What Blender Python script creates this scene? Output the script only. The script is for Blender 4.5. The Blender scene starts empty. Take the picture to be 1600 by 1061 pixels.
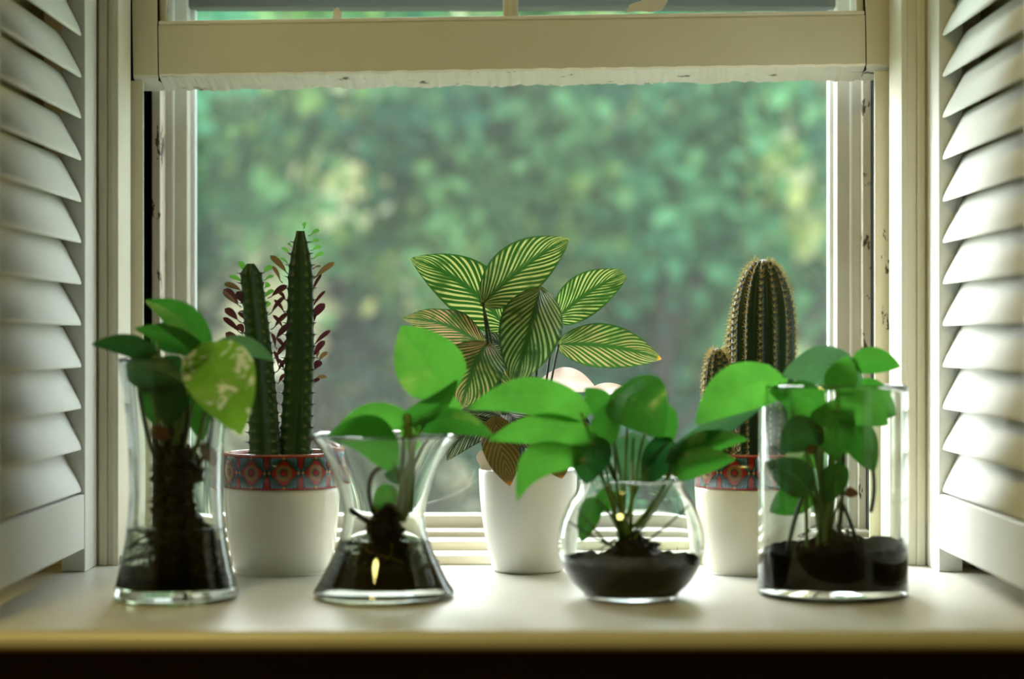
import bpy, bmesh, math, random
import numpy as np
from mathutils import Vector, Matrix

S = bpy.context.scene
COL = S.collection
PI = math.pi
# ------------------------------------------------------------------ camera, world, sun, exposure
F = 70.0 / 36.0 * 1600.0          # focal length in pixels of the 1600 px frame
EYE = 0.27                        # eye height above the sill top (z = 0)
cam_d = bpy.data.cameras.new('camera'); cam = bpy.data.objects.new('camera', cam_d); COL.objects.link(cam)
cam.location = (0, 0, EYE); cam.rotation_euler = (PI/2, 0, 0)
cam_d.lens = 70.0; cam_d.sensor_width = 36.0; cam_d.clip_start = 0.05; cam_d.clip_end = 200
cam_d.dof.use_dof = True; cam_d.dof.focus_distance = 2.38; cam_d.dof.aperture_fstop = 2.2
S.camera = cam

world = bpy.data.worlds.new('sky'); S.world = world; world.use_nodes = True
bg = world.node_tree.nodes['Background']
bg.inputs['Color'].default_value = (0.86, 0.96, 1.0, 1); bg.inputs['Strength'].default_value = 4.6

sun_d = bpy.data.lights.new('sun', 'SUN'); sun_d.energy = 31.0; sun_d.angle = math.radians(80); sun_d.color = (0.95, 1.0, 0.98)
sun = bpy.data.objects.new('sun', sun_d); COL.objects.link(sun)
sun.rotation_euler = Vector((0.64, -0.80, -0.46)).to_track_quat('-Z', 'Y').to_euler()

S.view_settings.view_transform = 'Standard'; S.view_settings.look = 'None'
S.view_settings.gamma = 1.0; S.view_settings.use_curve_mapping = False
S.view_settings.exposure = 0.0
S.cycles.max_bounces = 16; S.cycles.transmission_bounces = 14; S.cycles.transparent_max_bounces = 16
S.cycles.diffuse_bounces = 5; S.cycles.glossy_bounces = 5
S.cycles.sample_clamp_indirect = 6.0
S.cycles.use_denoising = True
LAMP_WATTS = 24.0

def PX(px, D): return (px - 800.0) / F * D
def PZ(py, D): return EYE - (py - 530.5) / F * D
def W(px, py, D): return Vector((PX(px, D), D, PZ(py, D)))

# ------------------------------------------------------------------ material helpers
class NT:
    def __init__(s, name):
        s.mat = bpy.data.materials.new(name); s.mat.use_nodes = True
        s.t = s.mat.node_tree; s.t.nodes.clear()
        s.out = s.t.nodes.new('ShaderNodeOutputMaterial')
    def n(s, typ, **kw):
        nd = s.t.nodes.new(typ)
        for k, v in kw.items(): setattr(nd, k, v)
        return nd
    def put(s, sock, v):
        if isinstance(v, bpy.types.NodeSocket): s.t.links.new(v, sock)
        elif isinstance(v, (tuple, list)):
            sock.default_value = tuple(v) + (1,) if len(v) == 3 and len(sock.default_value) == 4 else v
        else: sock.default_value = v
    def m(s, op, a, b=None, c=None):
        nd = s.n('ShaderNodeMath', operation=op)
        s.put(nd.inputs[0], a)
        if b is not None: s.put(nd.inputs[1], b)
        if c is not None: s.put(nd.inputs[2], c)
        return nd.outputs[0]
    def mix(s, f, a, b, blend='MIX'):
        nd = s.n('ShaderNodeMix', data_type='RGBA', blend_type=blend)
        s.put(nd.inputs[0], f); s.put(nd.inputs[6], a); s.put(nd.inputs[7], b)
        return nd.outputs[2]
    def noise(s, scale, detail=3, vec=None, rough=0.5, dist=0.0):
        nd = s.n('ShaderNodeTexNoise'); nd.inputs['Scale'].default_value = scale
        nd.inputs['Detail'].default_value = detail; nd.inputs['Roughness'].default_value = rough
        nd.inputs['Distortion'].default_value = dist
        if vec is not None: s.t.links.new(vec, nd.inputs['Vector'])
        return nd.outputs['Fac']
    def obj(s): return s.n('ShaderNodeTexCoord').outputs['Object']
    def geo(s): return s.n('ShaderNodeNewGeometry').outputs['Position']
    def scaled(s, vec, sc):
        nd = s.n('ShaderNodeMapping'); nd.inputs['Scale'].default_value = sc
        s.t.links.new(vec, nd.inputs['Vector']); return nd.outputs[0]
    def step(s, x, lo, hi):
        nd = s.n('ShaderNodeMapRange', interpolation_type='SMOOTHSTEP')
        s.put(nd.inputs[0], x); s.put(nd.inputs[1], lo); s.put(nd.inputs[2], hi)
        return nd.outputs[0]
    def bump(s, h, strength, dist=0.001):
        nd = s.n('ShaderNodeBump'); nd.inputs['Strength'].default_value = strength; nd.inputs['Distance'].default_value = dist
        s.t.links.new(h, nd.inputs['Height']); return nd.outputs[0]
    def pbr(s, col, rough=0.5, normal=None, **kw):
        nd = s.n('ShaderNodeBsdfPrincipled'); s.put(nd.inputs['Base Color'], col); s.put(nd.inputs['Roughness'], rough)
        if normal is not None: s.t.links.new(normal, nd.inputs['Normal'])
        for k, v in kw.items(): s.put(nd.inputs[k], v)
        return nd.outputs[0]
    def end(s, sh):
        s.t.links.new(sh, s.out.inputs['Surface']); return s.mat

def paint(name, col, rough=0.42, chips=0.0, chip_col=(0.09, 0.06, 0.04), dirt=0.12, stretch=(1, 1, 1)):
    t = NT(name); p = t.geo()
    n1 = t.noise(9, 4, p); n2 = t.noise(160, 3, t.scaled(p, stretch))
    c = t.mix(t.m('MULTIPLY', t.step(n1, 0.35, 0.75), dirt), col, tuple(x * y for x, y in zip(col, (0.72, 0.66, 0.5))))
    h = n2
    if chips:
        k = t.noise(55, 5, t.scaled(p, stretch), 0.65)
        f = t.step(k, 0.72 - chips, 0.74 - chips)
        c = t.mix(f, c, chip_col)
        h = t.m('SUBTRACT', n2, t.m('MULTIPLY', f, 1.2))
    return t.end(t.pbr(c, rough, t.bump(h, 0.25, 0.0006)))

def plain(name, col, rough=0.5, var=0.25, scale=60, bump=0.0, **kw):
    t = NT(name); p = t.geo(); n = t.noise(scale, 4, p)
    c = t.mix(n, tuple(x * (1 - var) for x in col), tuple(min(1, x * (1 + var)) for x in col))
    return t.end(t.pbr(c, rough, t.bump(n, bump, 0.001) if bump else None, **kw))

CREAM = (0.72, 0.69, 0.56)
M = {}
M['frame'] = paint('cream_paint', CREAM, rough=0.6, chips=0.0)
M['frame_worn'] = paint('worn_cream_paint', CREAM, rough=0.65, chips=0.08, stretch=(1, 1, 0.35))
M['peeling'] = paint('peeling_paint', (0.54, 0.52, 0.46), rough=0.7, chips=0.09, stretch=(0.3, 1, 1), dirt=0.35)
M['bead_worn'] = paint('flaking_bead_paint', (0.62, 0.58, 0.5), rough=0.7, chips=0.13, stretch=(1, 1, 0.4))
M['bead_white'] = paint('white_bead_paint', (0.86, 0.84, 0.76), rough=0.5)
M['shutter'] = paint('shutter_paint', (0.74, 0.75, 0.70), rough=0.75, dirt=0.06)
M['sill'] = paint('sill_paint', (0.78, 0.76, 0.68), rough=0.33, dirt=0.1)
M['alu'] = paint('weathered_aluminium_paint', (0.52, 0.5, 0.44), rough=0.5, chips=0.02, dirt=0.4, stretch=(1, 1, 0.3))
M['alu_light'] = paint('pale_screen_frame', (0.74, 0.78, 0.8), rough=0.4, dirt=0.1)
M['alu_dark'] = paint('dark_tarnished_aluminium', (0.10, 0.11, 0.11), rough=0.6)
M['track'] = paint('grimy_track_paint', (0.66, 0.64, 0.56), rough=0.6, chips=0.05, chip_col=(0.2, 0.17, 0.12), dirt=0.5, stretch=(0.25, 1, 1))
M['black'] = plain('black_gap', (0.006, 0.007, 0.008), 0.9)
M['wood_dark'] = plain('dark_brown_wood', (0.045, 0.026, 0.011), 0.55, 0.3, 12)
M['wall'] = plain('warm_wall_paint', (0.36, 0.30, 0.15), 0.85, 0.03, 4)
M['ceil'] = plain('ceiling_paint', (0.42, 0.37, 0.24), 0.9, 0.02, 4)
M['floor'] = plain('floor_wood', (0.11, 0.055, 0.025), 0.5, 0.3, 6)
M['wire'] = plain('screen_wire', (0.19, 0.205, 0.2), 0.5, 0.1, 30, Metallic=0.0)
M['web'] = plain('cobweb_silk', (0.85, 0.85, 0.82), 0.6, 0.05)
M['white_pot'] = plain('matt_white_ceramic', (0.80, 0.79, 0.75), 0.35, 0.015, 20)
M['ivory_pot'] = plain('glossy_ivory_ceramic', (0.74, 0.72, 0.61), 0.16, 0.02, 20)
M['terra'] = plain('pot_inside_clay', (0.45, 0.26, 0.16), 0.7, 0.15, 50)
M['soil'] = plain('dark_soil', (0.006, 0.005, 0.0035), 0.95, 0.6, 220, 0.8, **{'Specular IOR Level': 0.1})
M['debris'] = plain('brown_root_debris', (0.05, 0.034, 0.012), 0.8, 0.7, 300, 0.8)
M['tag'] = plain('white_plastic', (0.82, 0.78, 0.76), 0.4, 0.02)
M['lamp'] = plain('lamp_metal', (0.7, 0.68, 0.62), 0.4, 0.02)
M['root'] = plain('dark_root', (0.0035, 0.0038, 0.003), 0.6, 0.6, 150)
M['root_tan'] = plain('tan_root', (0.04, 0.028, 0.011), 0.6, 0.5, 150)
M['root_pale'] = plain('pale_root', (0.40, 0.30, 0.13), 0.5, 0.4, 150)
M['stem'] = plain('pothos_stem', (0.13, 0.24, 0.045), 0.45, 0.3, 60)
M['stem_dark'] = plain('dark_stem', (0.03, 0.05, 0.025), 0.45, 0.3, 60)
M['bark'] = plain('grey_bark', (0.035, 0.030, 0.027), 0.9, 0.4, 8)
M['grass'] = plain('grass', (0.22, 0.28, 0.15), 0.9, 0.4, 3)

def glass_mat(name, col=(0.97, 0.99, 0.98), ior=1.47):
    t = NT(name); g = t.n('ShaderNodeBsdfGlass'); t.put(g.inputs['Color'], col); g.inputs['IOR'].default_value = ior
    g.inputs['Roughness'].default_value = 0.0
    return t.end(g.outputs[0])
M['glass'] = glass_mat('clear_glass'); M['water'] = glass_mat('cloudy_water', (0.90, 0.93, 0.82), 1.33)
def pane_mat():
    t = NT('dusty_window_pane'); tr = t.n('ShaderNodeBsdfTransparent'); t.put(tr.inputs[0], (0.93, 0.96, 0.95))
    gl = t.n('ShaderNodeBsdfGlossy'); gl.inputs['Roughness'].default_value = 0.03
    fr = t.n('ShaderNodeFresnel'); fr.inputs[0].default_value = 1.5
    df = t.n('ShaderNodeBsdfDiffuse'); t.put(df.inputs[0], (0.5, 0.55, 0.55))
    a = t.n('ShaderNodeMixShader'); t.t.links.new(fr.outputs[0], a.inputs[0]); t.t.links.new(tr.outputs[0], a.inputs[1]); t.t.links.new(gl.outputs[0], a.inputs[2])
    b = t.n('ShaderNodeMixShader'); t.put(b.inputs[0], t.m('MULTIPLY', t.step(t.noise(14, 4, t.geo()), 0.3, 0.8), 0.015))
    t.t.links.new(a.outputs[0], b.inputs[1]); t.t.links.new(df.outputs[0], b.inputs[2])
    return t.end(b.outputs[0])
M['pane'] = pane_mat()

def leaf_shader(t, col, trans_col, rough=0.35, tf=0.45, normal=None):
    p = t.pbr(col, rough, normal)
    tr = t.n('ShaderNodeBsdfTranslucent'); t.put(tr.inputs[0], trans_col)
    mx = t.n('ShaderNodeMixShader'); mx.inputs[0].default_value = tf
    t.t.links.new(p, mx.inputs[1]); t.t.links.new(tr.outputs[0], mx.inputs[2])
    return t.end(mx.outputs[0])
def uvtc(t):
    uv = t.n('ShaderNodeUVMap'); uv.uv_map = 'UVMap'
    sp = t.n('ShaderNodeSeparateXYZ'); t.t.links.new(uv.outputs[0], sp.inputs[0])
    v = t.m('ABSOLUTE', t.m('SUBTRACT', t.m('MULTIPLY', sp.outputs[1], 2.0), 1.0))
    return sp.outputs[0], v, sp.outputs[1]
def pothos_mat(name, col, trans, varieg=0.0, tf=0.42):
    t = NT(name); u, v, _ = uvtc(t)
    n = t.noise(28, 3, t.obj())
    vein = t.m('MULTIPLY', t.step(t.m('SINE', t.m('MULTIPLY', t.m('SUBTRACT', u, t.m('MULTIPLY', v, 0.22)), 46.0)), 0.80, 1.0), 0.14)
    mid = t.m('MULTIPLY', t.step(v, 0.06, 0.015), 0.4)
    k = t.m('ADD', vein, mid)
    lite = tuple(min(1, x * 1.7 + 0.03) for x in col)
    c = t.mix(n, tuple(x * 0.55 for x in col), tuple(min(1, x * 1.35) for x in col)); c = t.mix(k, c, lite)
    tc = t.mix(n, tuple(x * 0.55 for x in trans), tuple(min(1, x * 1.3) for x in trans))
    if varieg:
        w = t.step(t.noise(34, 4, t.obj(), 0.6, 0.8), 0.66 - varieg, 0.70 - varieg)
        c = t.mix(w, c, (0.62, 0.68, 0.42)); tc = t.mix(w, tc, (0.75, 0.78, 0.45))
    return leaf_shader(t, c, tc, 0.3, tf, t.bump(t.m('ADD', t.m('ADD', n, vein), t.m('MULTIPLY', mid, -1.5)), 0.5, 0.003))
M['p_mid'] = pothos_mat('pothos_leaf_green', (0.032, 0.15, 0.032), (0.07, 0.36, 0.03))
M['p_bright'] = pothos_mat('pothos_leaf_bright', (0.05, 0.21, 0.04), (0.13, 0.52, 0.05), tf=0.5)
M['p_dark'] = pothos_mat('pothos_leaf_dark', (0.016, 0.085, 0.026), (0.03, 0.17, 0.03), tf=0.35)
M['p_blue'] = pothos_mat('pothos_leaf_underside', (0.10, 0.21, 0.12), (0.10, 0.30, 0.10), tf=0.3)
M['p_var'] = pothos_mat('pothos_leaf_variegated', (0.10, 0.27, 0.03), (0.30, 0.58, 0.04), varieg=0.09, tf=0.5)
M['p_brown'] = pothos_mat('pothos_leaf_withered', (0.16, 0.07, 0.025), (0.2, 0.08, 0.02))

def calathea_mat(name, dark, stripe, pink, trans, pinkamt, tf=0.4, thr=0.05, tip=False):
    t = NT(name); u, v, raw = uvtc(t)
    nz = t.noise(9, 3, t.obj()); n2 = t.noise(60, 3, t.obj()); n3 = t.noise(35, 2, t.obj())
    side = t.m('MULTIPLY', t.m('GREATER_THAN', raw, 0.5), 1.3)
    ph = t.m('ADD', t.m('SUBTRACT', t.m('MULTIPLY', u, 84.0), t.m('MULTIPLY', t.m('POWER', v, 0.75), 36.0)), t.m('ADD', t.m('MULTIPLY', nz, 9.0), side))
    s1 = t.m('SINE', ph)
    big = t.m('MULTIPLY', t.m('SINE', t.m('MULTIPLY', ph, 0.5)), 0.45)
    line = t.m('MULTIPLY', t.step(t.m('ADD', s1, big), thr, thr + 0.4), t.step(n3, 0.25, 0.5))
    band = t.m('MULTIPLY', t.step(t.m('ADD', v, t.m('MULTIPLY', s1, 0.05)), 0.09, 0.2), t.step(v, 0.97, 0.86))
    f = t.m('MULTIPLY', t.m('MULTIPLY', line, band), t.step(n2, 0.2, 0.42))
    sc = t.mix(t.m('MULTIPLY', t.step(nz, 0.36, 0.54), pinkamt), stripe, pink)
    c = t.mix(f, dark, sc)
    tc = t.mix(f, tuple(x * 0.8 for x in trans), t.mix(t.m('MULTIPLY', t.step(nz, 0.36, 0.54), pinkamt), (0.27, 0.40, 0.10), (0.55, 0.26, 0.14)))
    if tip:
        k = t.step(u, 0.95, 0.98); c = t.mix(k, c, (0.75, 0.42, 0.06)); tc = t.mix(k, tc, (0.8, 0.4, 0.04))
    return leaf_shader(t, c, tc, 0.3, tf, t.bump(s1, 0.35, 0.0015))
M['c_lite'] = calathea_mat('calathea_leaf_striped', (0.02, 0.075, 0.014), (0.32, 0.40, 0.17), (0.55, 0.25, 0.16), (0.02, 0.085, 0.010), 0.25, 0.42, 0.15)
M['c_pink'] = calathea_mat('calathea_leaf_pink_striped', (0.014, 0.048, 0.018), (0.42, 0.45, 0.24), (0.62, 0.27, 0.19), (0.04, 0.13, 0.02), 0.9, 0.35, 0.15)
M['c_tip'] = calathea_mat('calathea_leaf_yellow_tip', (0.016, 0.05, 0.016), (0.46, 0.49, 0.28), (0.62, 0.3, 0.2), (0.04, 0.15, 0.02), 0.5, 0.35, tip=True)
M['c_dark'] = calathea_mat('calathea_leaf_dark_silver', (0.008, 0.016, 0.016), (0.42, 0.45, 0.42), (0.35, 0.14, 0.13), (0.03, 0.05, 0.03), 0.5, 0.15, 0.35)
def dead_mat():
    t = NT('withered_calathea_leaf'); u, v, _ = uvtc(t); n = t.noise(40, 4, t.obj())
    l = t.step(t.m('SINE', t.m('SUBTRACT', t.m('MULTIPLY', u, 60.0), t.m('MULTIPLY', v, 24.0))), 0.2, 0.9)
    c = t.mix(l, (0.045, 0.04, 0.008), (0.16, 0.12, 0.02)); c = t.mix(t.m('MULTIPLY', n, 0.4), c, (0.12, 0.06, 0.01))
    c = t.mix(t.step(u, 0.90, 0.99), c, (0.5, 0.17, 0.025))
    return leaf_shader(t, c, c, 0.5, 0.35, t.bump(l, 0.4, 0.002))
M['c_dead'] = dead_mat()
def pale_mat():
    t = NT('pale_pink_leaf'); u, v, raw = uvtc(t); n = t.noise(12, 2, t.obj())
    c = t.mix(t.step(t.m('ADD', raw, t.m('MULTIPLY', n, 0.3)), 0.45, 0.75), (0.84, 0.36, 0.32), (0.88, 0.82, 0.74))
    return leaf_shader(t, c, (0.85, 0.7, 0.6), 0.5, 0.35)
M['c_pale'] = pale_mat()
def simple_leaf(name, a, b, trans, tf=0.3):
    t = NT(name); u, v, _ = uvtc(t); n = t.noise(50, 2, t.obj())
    return leaf_shader(t, t.mix(n, a, b), trans, 0.4, tf)
M['e_green'] = simple_leaf('euphorbia_leaf_green', (0.04, 0.16, 0.025), (0.07, 0.24, 0.04), (0.12, 0.36, 0.04), 0.4)
M['e_purple'] = simple_leaf('euphorbia_leaf_purple', (0.022, 0.007, 0.012), (0.055, 0.015, 0.022), (0.07, 0.010, 0.014), 0.2)
M['e_mixed'] = simple_leaf('euphorbia_leaf_olive_red', (0.05, 0.05, 0.018), (0.10, 0.045, 0.025), (0.14, 0.09, 0.025), 0.3)
def euph_mat():
    t = NT('euphorbia_skin'); p = t.obj(); n = t.noise(30, 4, p)
    return t.end(t.pbr(t.mix(n, (0.004, 0.018, 0.007), (0.022, 0.09, 0.014)), 0.45, t.bump(t.noise(120, 3, p), 0.3, 0.002)))
M['euph'] = euph_mat()
M['cactus'] = plain('cactus_skin', (0.008, 0.034, 0.012), 0.5, 0.4, 60, 0.2)
t = NT('cactus_spine'); M['spine'] = leaf_shader(t, (0.62, 0.50, 0.20), (0.8, 0.66, 0.28), 0.5, 0.4)
M['thorn'] = plain('red_brown_thorn', (0.03, 0.010, 0.009), 0.5)

def band_mat():
    t = NT('ornamental_tile_band'); uv = t.n('ShaderNodeUVMap'); uv.uv_map = 'UVMap'
    sp = t.n('ShaderNodeSeparateXYZ'); t.t.links.new(uv.outputs[0], sp.inputs[0])
    x = t.m('SUBTRACT', t.m('FRACT', t.m('MULTIPLY', sp.outputs[0], 11.0)), 0.5)
    y = t.m('SUBTRACT', sp.outputs[1], 0.5)
    ax = t.m('ABSOLUTE', x); ay = t.m('ABSOLUTE', y)
    r = t.m('SQRT', t.m('ADD', t.m('MULTIPLY', x, x), t.m('MULTIPLY', y, y)))
    th = t.m('ARCTAN2', y, x)
    c4 = t.m('COSINE', t.m('MULTIPLY', th, 4.0)); c28 = t.m('COSINE', t.m('MULTIPLY', th, 28.0))
    rf = t.m('SUBTRACT', r, t.m('MULTIPLY', c4, 0.045))
    n = t.noise(700, 3, t.geo())
    red = t.mix(n, (0.20, 0.009, 0.012), (0.33, 0.02, 0.016)); gold = (0.42, 0.20, 0.05); dk = (0.010, 0.022, 0.022)
    c = t.mix(t.step(r, 0.36, 0.50), (0.018, 0.06, 0.04), t.mix(n, (0.02, 0.075, 0.14), (0.05, 0.15, 0.22)))
    # corner scrolls
    cr = t.m('SINE', t.m('MULTIPLY', t.m('SQRT', t.m('ADD', t.m('POWER', t.m('SUBTRACT', 0.5, ax), 2.0), t.m('POWER', t.m('SUBTRACT', 0.5, ay), 2.0))), 70.0))
    c = t.mix(t.m('MULTIPLY', t.m('MULTIPLY', t.step(cr, 0.5, 0.9), t.step(r, 0.42, 0.46)), 0.5), c, (0.25, 0.36, 0.30))
    c = t.mix(t.step(rf, 0.375, 0.355), c, dk)
    c = t.mix(t.step(rf, 0.325, 0.31), c, red)
    c = t.mix(t.step(r, 0.245, 0.235), c, t.mix(t.step(c28, -0.2, 0.4), dk, gold))
    c = t.mix(t.step(r, 0.125, 0.115), c, dk); c = t.mix(t.step(r, 0.09, 0.08), c, red)
    # separators, pinched at mid height, with gold dots
    sw = t.m('MULTIPLY', t.step(ay, 0.06, 0.22), 0.075)
    c = t.mix(t.m('GREATER_THAN', ax, t.m('SUBTRACT', 0.49, t.m('ADD', sw, 0.035))), c, dk)
    c = t.mix(t.m('GREATER_THAN', ax, t.m('SUBTRACT', 0.50, sw)), c, red)
    d2 = t.m('SQRT', t.m('ADD', t.m('POWER', t.m('SUBTRACT', ax, 0.43), 2.0), t.m('MULTIPLY', y, y)))
    c = t.mix(t.step(d2, 0.045, 0.03), c, gold)
    d3 = t.m('SQRT', t.m('ADD', t.m('MULTIPLY', x, x), t.m('POWER', t.m('SUBTRACT', ay, 0.44), 2.0)))
    c = t.mix(t.step(ay, 0.445, 0.455), c, red); c = t.mix(t.step(d3, 0.05, 0.035), c, gold)
    return t.end(t.pbr(c, 0.2))
M['band'] = band_mat()
M['rim'] = plain('red_rim_glaze', (0.42, 0.13, 0.08), 0.18, 0.2, 60)

def foliage_mat(name, ramp, tf=0.5):
    t = NT(name); a = t.n('ShaderNodeAttribute'); a.attribute_name = 'tint'
    cr = t.n('ShaderNodeValToRGB'); t.t.links.new(a.outputs['Fac'], cr.inputs[0])
    els = cr.color_ramp.elements
    while len(els) < len(ramp): els.new(0.5)
    for e, (p, c) in zip(els, ramp): e.position = p; e.color = tuple(min(0.96, x * 1.38) for x in c) + (1,)
    d = t.n('ShaderNodeBsdfDiffuse'); t.t.links.new(cr.outputs[0], d.inputs[0])
    tr = t.n('ShaderNodeBsdfTranslucent'); t.t.links.new(cr.outputs[0], tr.inputs[0])
    mx = t.n('ShaderNodeMixShader'); mx.inputs[0].default_value = tf
    t.t.links.new(d.outputs[0], mx.inputs[1]); t.t.links.new(tr.outputs[0], mx.inputs[2])
    return t.end(mx.outputs[0])
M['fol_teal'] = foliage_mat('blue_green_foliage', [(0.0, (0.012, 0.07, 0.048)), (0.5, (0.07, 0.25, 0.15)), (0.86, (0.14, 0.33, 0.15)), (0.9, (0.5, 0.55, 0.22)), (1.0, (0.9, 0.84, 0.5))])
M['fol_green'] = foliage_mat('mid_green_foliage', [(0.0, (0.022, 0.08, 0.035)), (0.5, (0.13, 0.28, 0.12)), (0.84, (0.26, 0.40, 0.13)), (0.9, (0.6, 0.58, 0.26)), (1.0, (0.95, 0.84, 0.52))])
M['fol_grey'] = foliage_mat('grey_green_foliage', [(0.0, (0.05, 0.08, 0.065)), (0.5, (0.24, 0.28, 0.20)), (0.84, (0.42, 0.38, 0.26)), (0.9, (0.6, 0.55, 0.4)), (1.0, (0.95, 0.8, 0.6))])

# ------------------------------------------------------------------ object helpers
def link(name, me, mat=None, parent=None, smooth=True):
    o = bpy.data.objects.new(name, me); COL.objects.link(o)
    if mat is not None:
        for mm in (mat if isinstance(mat, list) else [mat]): me.materials.append(mm)
    if smooth: me.polygons.foreach_set('use_smooth', [True] * len(me.polygons))
    if parent is not None: o.parent = parent
    return o
def mesh(name, bm, mat=None, parent=None, smooth=True):
    bmesh.ops.recalc_face_normals(bm, faces=bm.faces)
    me = bpy.data.meshes.new(name); bm.to_mesh(me); bm.free()
    return link(name, me, mat, parent, smooth)
def empty(name, loc=(0, 0, 0)):
    o = bpy.data.objects.new(name, None); COL.objects.link(o); o.location = loc; o.empty_display_size = 0.05; return o
def tag(o, label, cat, group=None, kind=None):
    o['label'] = label; o['category'] = cat
    if group: o['group'] = group
    if kind: o['kind'] = kind
    return o
def struct(o, label=None, cat=None):
    o['kind'] = 'structure'
    if label: o['label'] = label
    if cat: o['category'] = cat
    return o
def add_box(bm, x0, x1, y0, y1, z0, z1, bev=0.0):
    r = bmesh.ops.create_cube(bm, size=1.0)
    for v in r['verts']:
        v.co = Vector(((x0 + x1) / 2 + v.co.x * (x1 - x0), (y0 + y1) / 2 + v.co.y * (y1 - y0), (z0 + z1) / 2 + v.co.z * (z1 - z0)))
    if bev:
        es = list({e for v in r['verts'] for e in v.link_edges})
        bmesh.ops.bevel(bm, geom=es, offset=bev, segments=2, profile=0.5, affect='EDGES')
def box(name, x0, x1, y0, y1, z0, z1, mat, parent=None, bev=0.0, origin=None):
    bm = bmesh.new(); add_box(bm, min(x0, x1), max(x0, x1), y0, y1, z0, z1, bev)
    if origin is not None: bmesh.ops.translate(bm, verts=bm.verts, vec=-Vector(origin))
    o = mesh(name, bm, mat, parent, smooth=False)
    return o
def tube(bm, pts, rad, sides=6, cap=True):
    n = len(pts); rings = []
    ref = Vector((0.3, 0.5, 0.8)).normalized()
    for i, p in enumerate(pts):
        d = (pts[min(i + 1, n - 1)] - pts[max(i - 1, 0)])
        d = d.normalized() if d.length > 1e-9 else Vector((0, 0, 1))
        a = d.cross(ref)
        if a.length < 1e-3: a = d.cross(Vector((1, 0, 0)))
        a.normalize(); b = d.cross(a)
        r = rad[i] if isinstance(rad, (list, tuple)) else rad
        rings.append([bm.verts.new(p + a * r * math.cos(2*PI*k/sides) + b * r * math.sin(2*PI*k/sides)) for k in range(sides)])
    for i in range(n - 1):
        for k in range(sides):
            bm.faces.new((rings[i][k], rings[i][(k+1) % sides], rings[i+1][(k+1) % sides], rings[i+1][k]))
    if cap:
        bm.faces.new(rings[0]); bm.faces.new(rings[-1])
def bez(p0, p1, p2, n=9):
    return [p0 * (1-s)**2 + p1 * 2*s*(1-s) + p2 * s*s for s in [i / (n-1) for i in range(n)]]
def lathe(bm, prof, seg=64, closed=False, uv=None):
    """prof: list of (r, z). r = 0 ends close to a point."""
    rings = []
    for r, z in prof:
        if r < 1e-6: rings.append([bm.verts.new((0, 0, z))])
        else: rings.append([bm.verts.new((r * math.cos(2*PI*k/seg), r * math.sin(2*PI*k/seg), z)) for k in range(seg)])
    idx = list(range(len(rings)))
    pairs = list(zip(idx[:-1], idx[1:]))
    if closed: pairs.append((idx[-1], 0))
    for i, j in pairs:
        A, B = rings[i], rings[j]
        for k in range(seg):
            k2 = (k + 1) % seg
            if len(A) == 1 and len(B) == 1: continue
            if len(A) == 1: bm.faces.new((A[0], B[k], B[k2]))
            elif len(B) == 1: bm.faces.new((A[k], A[k2], B[0]))
            else:
                f = bm.faces.new((A[k], A[k2], B[k2], B[k]))
                if uv is not None:
                    for lp, (uu, vv) in zip(f.loops, ((k/seg, 0), ((k+1)/seg, 0), ((k+1)/seg, 1), (k/seg, 1))): lp[uv].uv = (uu, vv)
def smooth_prof(pts, n=6):
    out = []
    P = [Vector((a, b, 0)) for a, b in pts]
    for i in range(len(P) - 1):
        p0 = P[max(i-1, 0)]; p1 = P[i]; p2 = P[i+1]; p3 = P[min(i+2, len(P)-1)]
        for k in range(n):
            s = k / n
            q = 0.5 * ((2*p1) + (p2-p0)*s + (2*p0-5*p1+4*p2-p3)*s*s + (3*p1-p0-3*p2+p3)*s**3)
            out.append((max(q.x, 0), q.y))
    out.append(pts[-1]); return out

# ================================================================== THE SETTING
# room (behind and beside the camera), wall with the deep window recess
RX, RY0, WY, RF, RC = 2.2, -2.4, 1.90, -0.88, 1.75
DB = 2.38                                   # front plane of the window frame, back of the sill
struct(box('floor', -RX, RX, RY0, WY, RF - 0.05, RF, M['floor']))
struct(box('ceiling', -RX, RX, RY0, WY, RC, RC + 0.05, M['ceil']))
struct(box('wall_left', -RX - 0.05, -RX, RY0, 2.62, RF, RC, M['wall']))
struct(box('wall_right', RX, RX + 0.05, RY0, 2.62, RF, RC, M['wall']))
struct(box('wall_back', -RX, RX, RY0 - 0.05, RY0, RF, RC, M['wall']))
bm = bmesh.new()
for x0, x1, z0, z1 in ((-RX, -0.56, RF, RC), (0.56, RX, RF, RC), (-0.56, 0.56, 1.22, RC)):
    add_box(bm, x0, x1, WY, 2.62, z0, z1)
struct(mesh('wall_window', bm, M['wall'], smooth=False))
struct(box('wall_below', -0.56, 0.56, WY, 2.62, RF, -0.022, M['wood_dark']))
# sill board with rounded nosing
bm = bmesh.new(); R_n = 0.0105
prof = [(DB + 0.005, 0.0)] + [(1.846 + R_n - R_n * math.sin(a), -R_n + R_n * math.cos(a)) for a in [PI * k / 10 for k in range(11)]] + [(DB + 0.005, -0.021)]
va = [bm.verts.new((-0.72 if y < WY else -0.56, y, z)) for y, z in prof]; vb = [bm.verts.new((0.72 if y < WY else 0.56, y, z)) for y, z in prof]
n = len(prof)
for i in range(n): bm.faces.new((va[i], va[(i+1) % n], vb[(i+1) % n], vb[i]))
bm.faces.new(va); bm.faces.new(vb)
struct(mesh('window_sill', bm, M['sill'], smooth=False))
struct(box('trim_1', -0.70, 0.70, 1.882, 1.8995, -0.12, -0.0215, M['wood_dark'], bev=0.002), 'dark wooden apron board under the window sill', 'apron')

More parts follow.
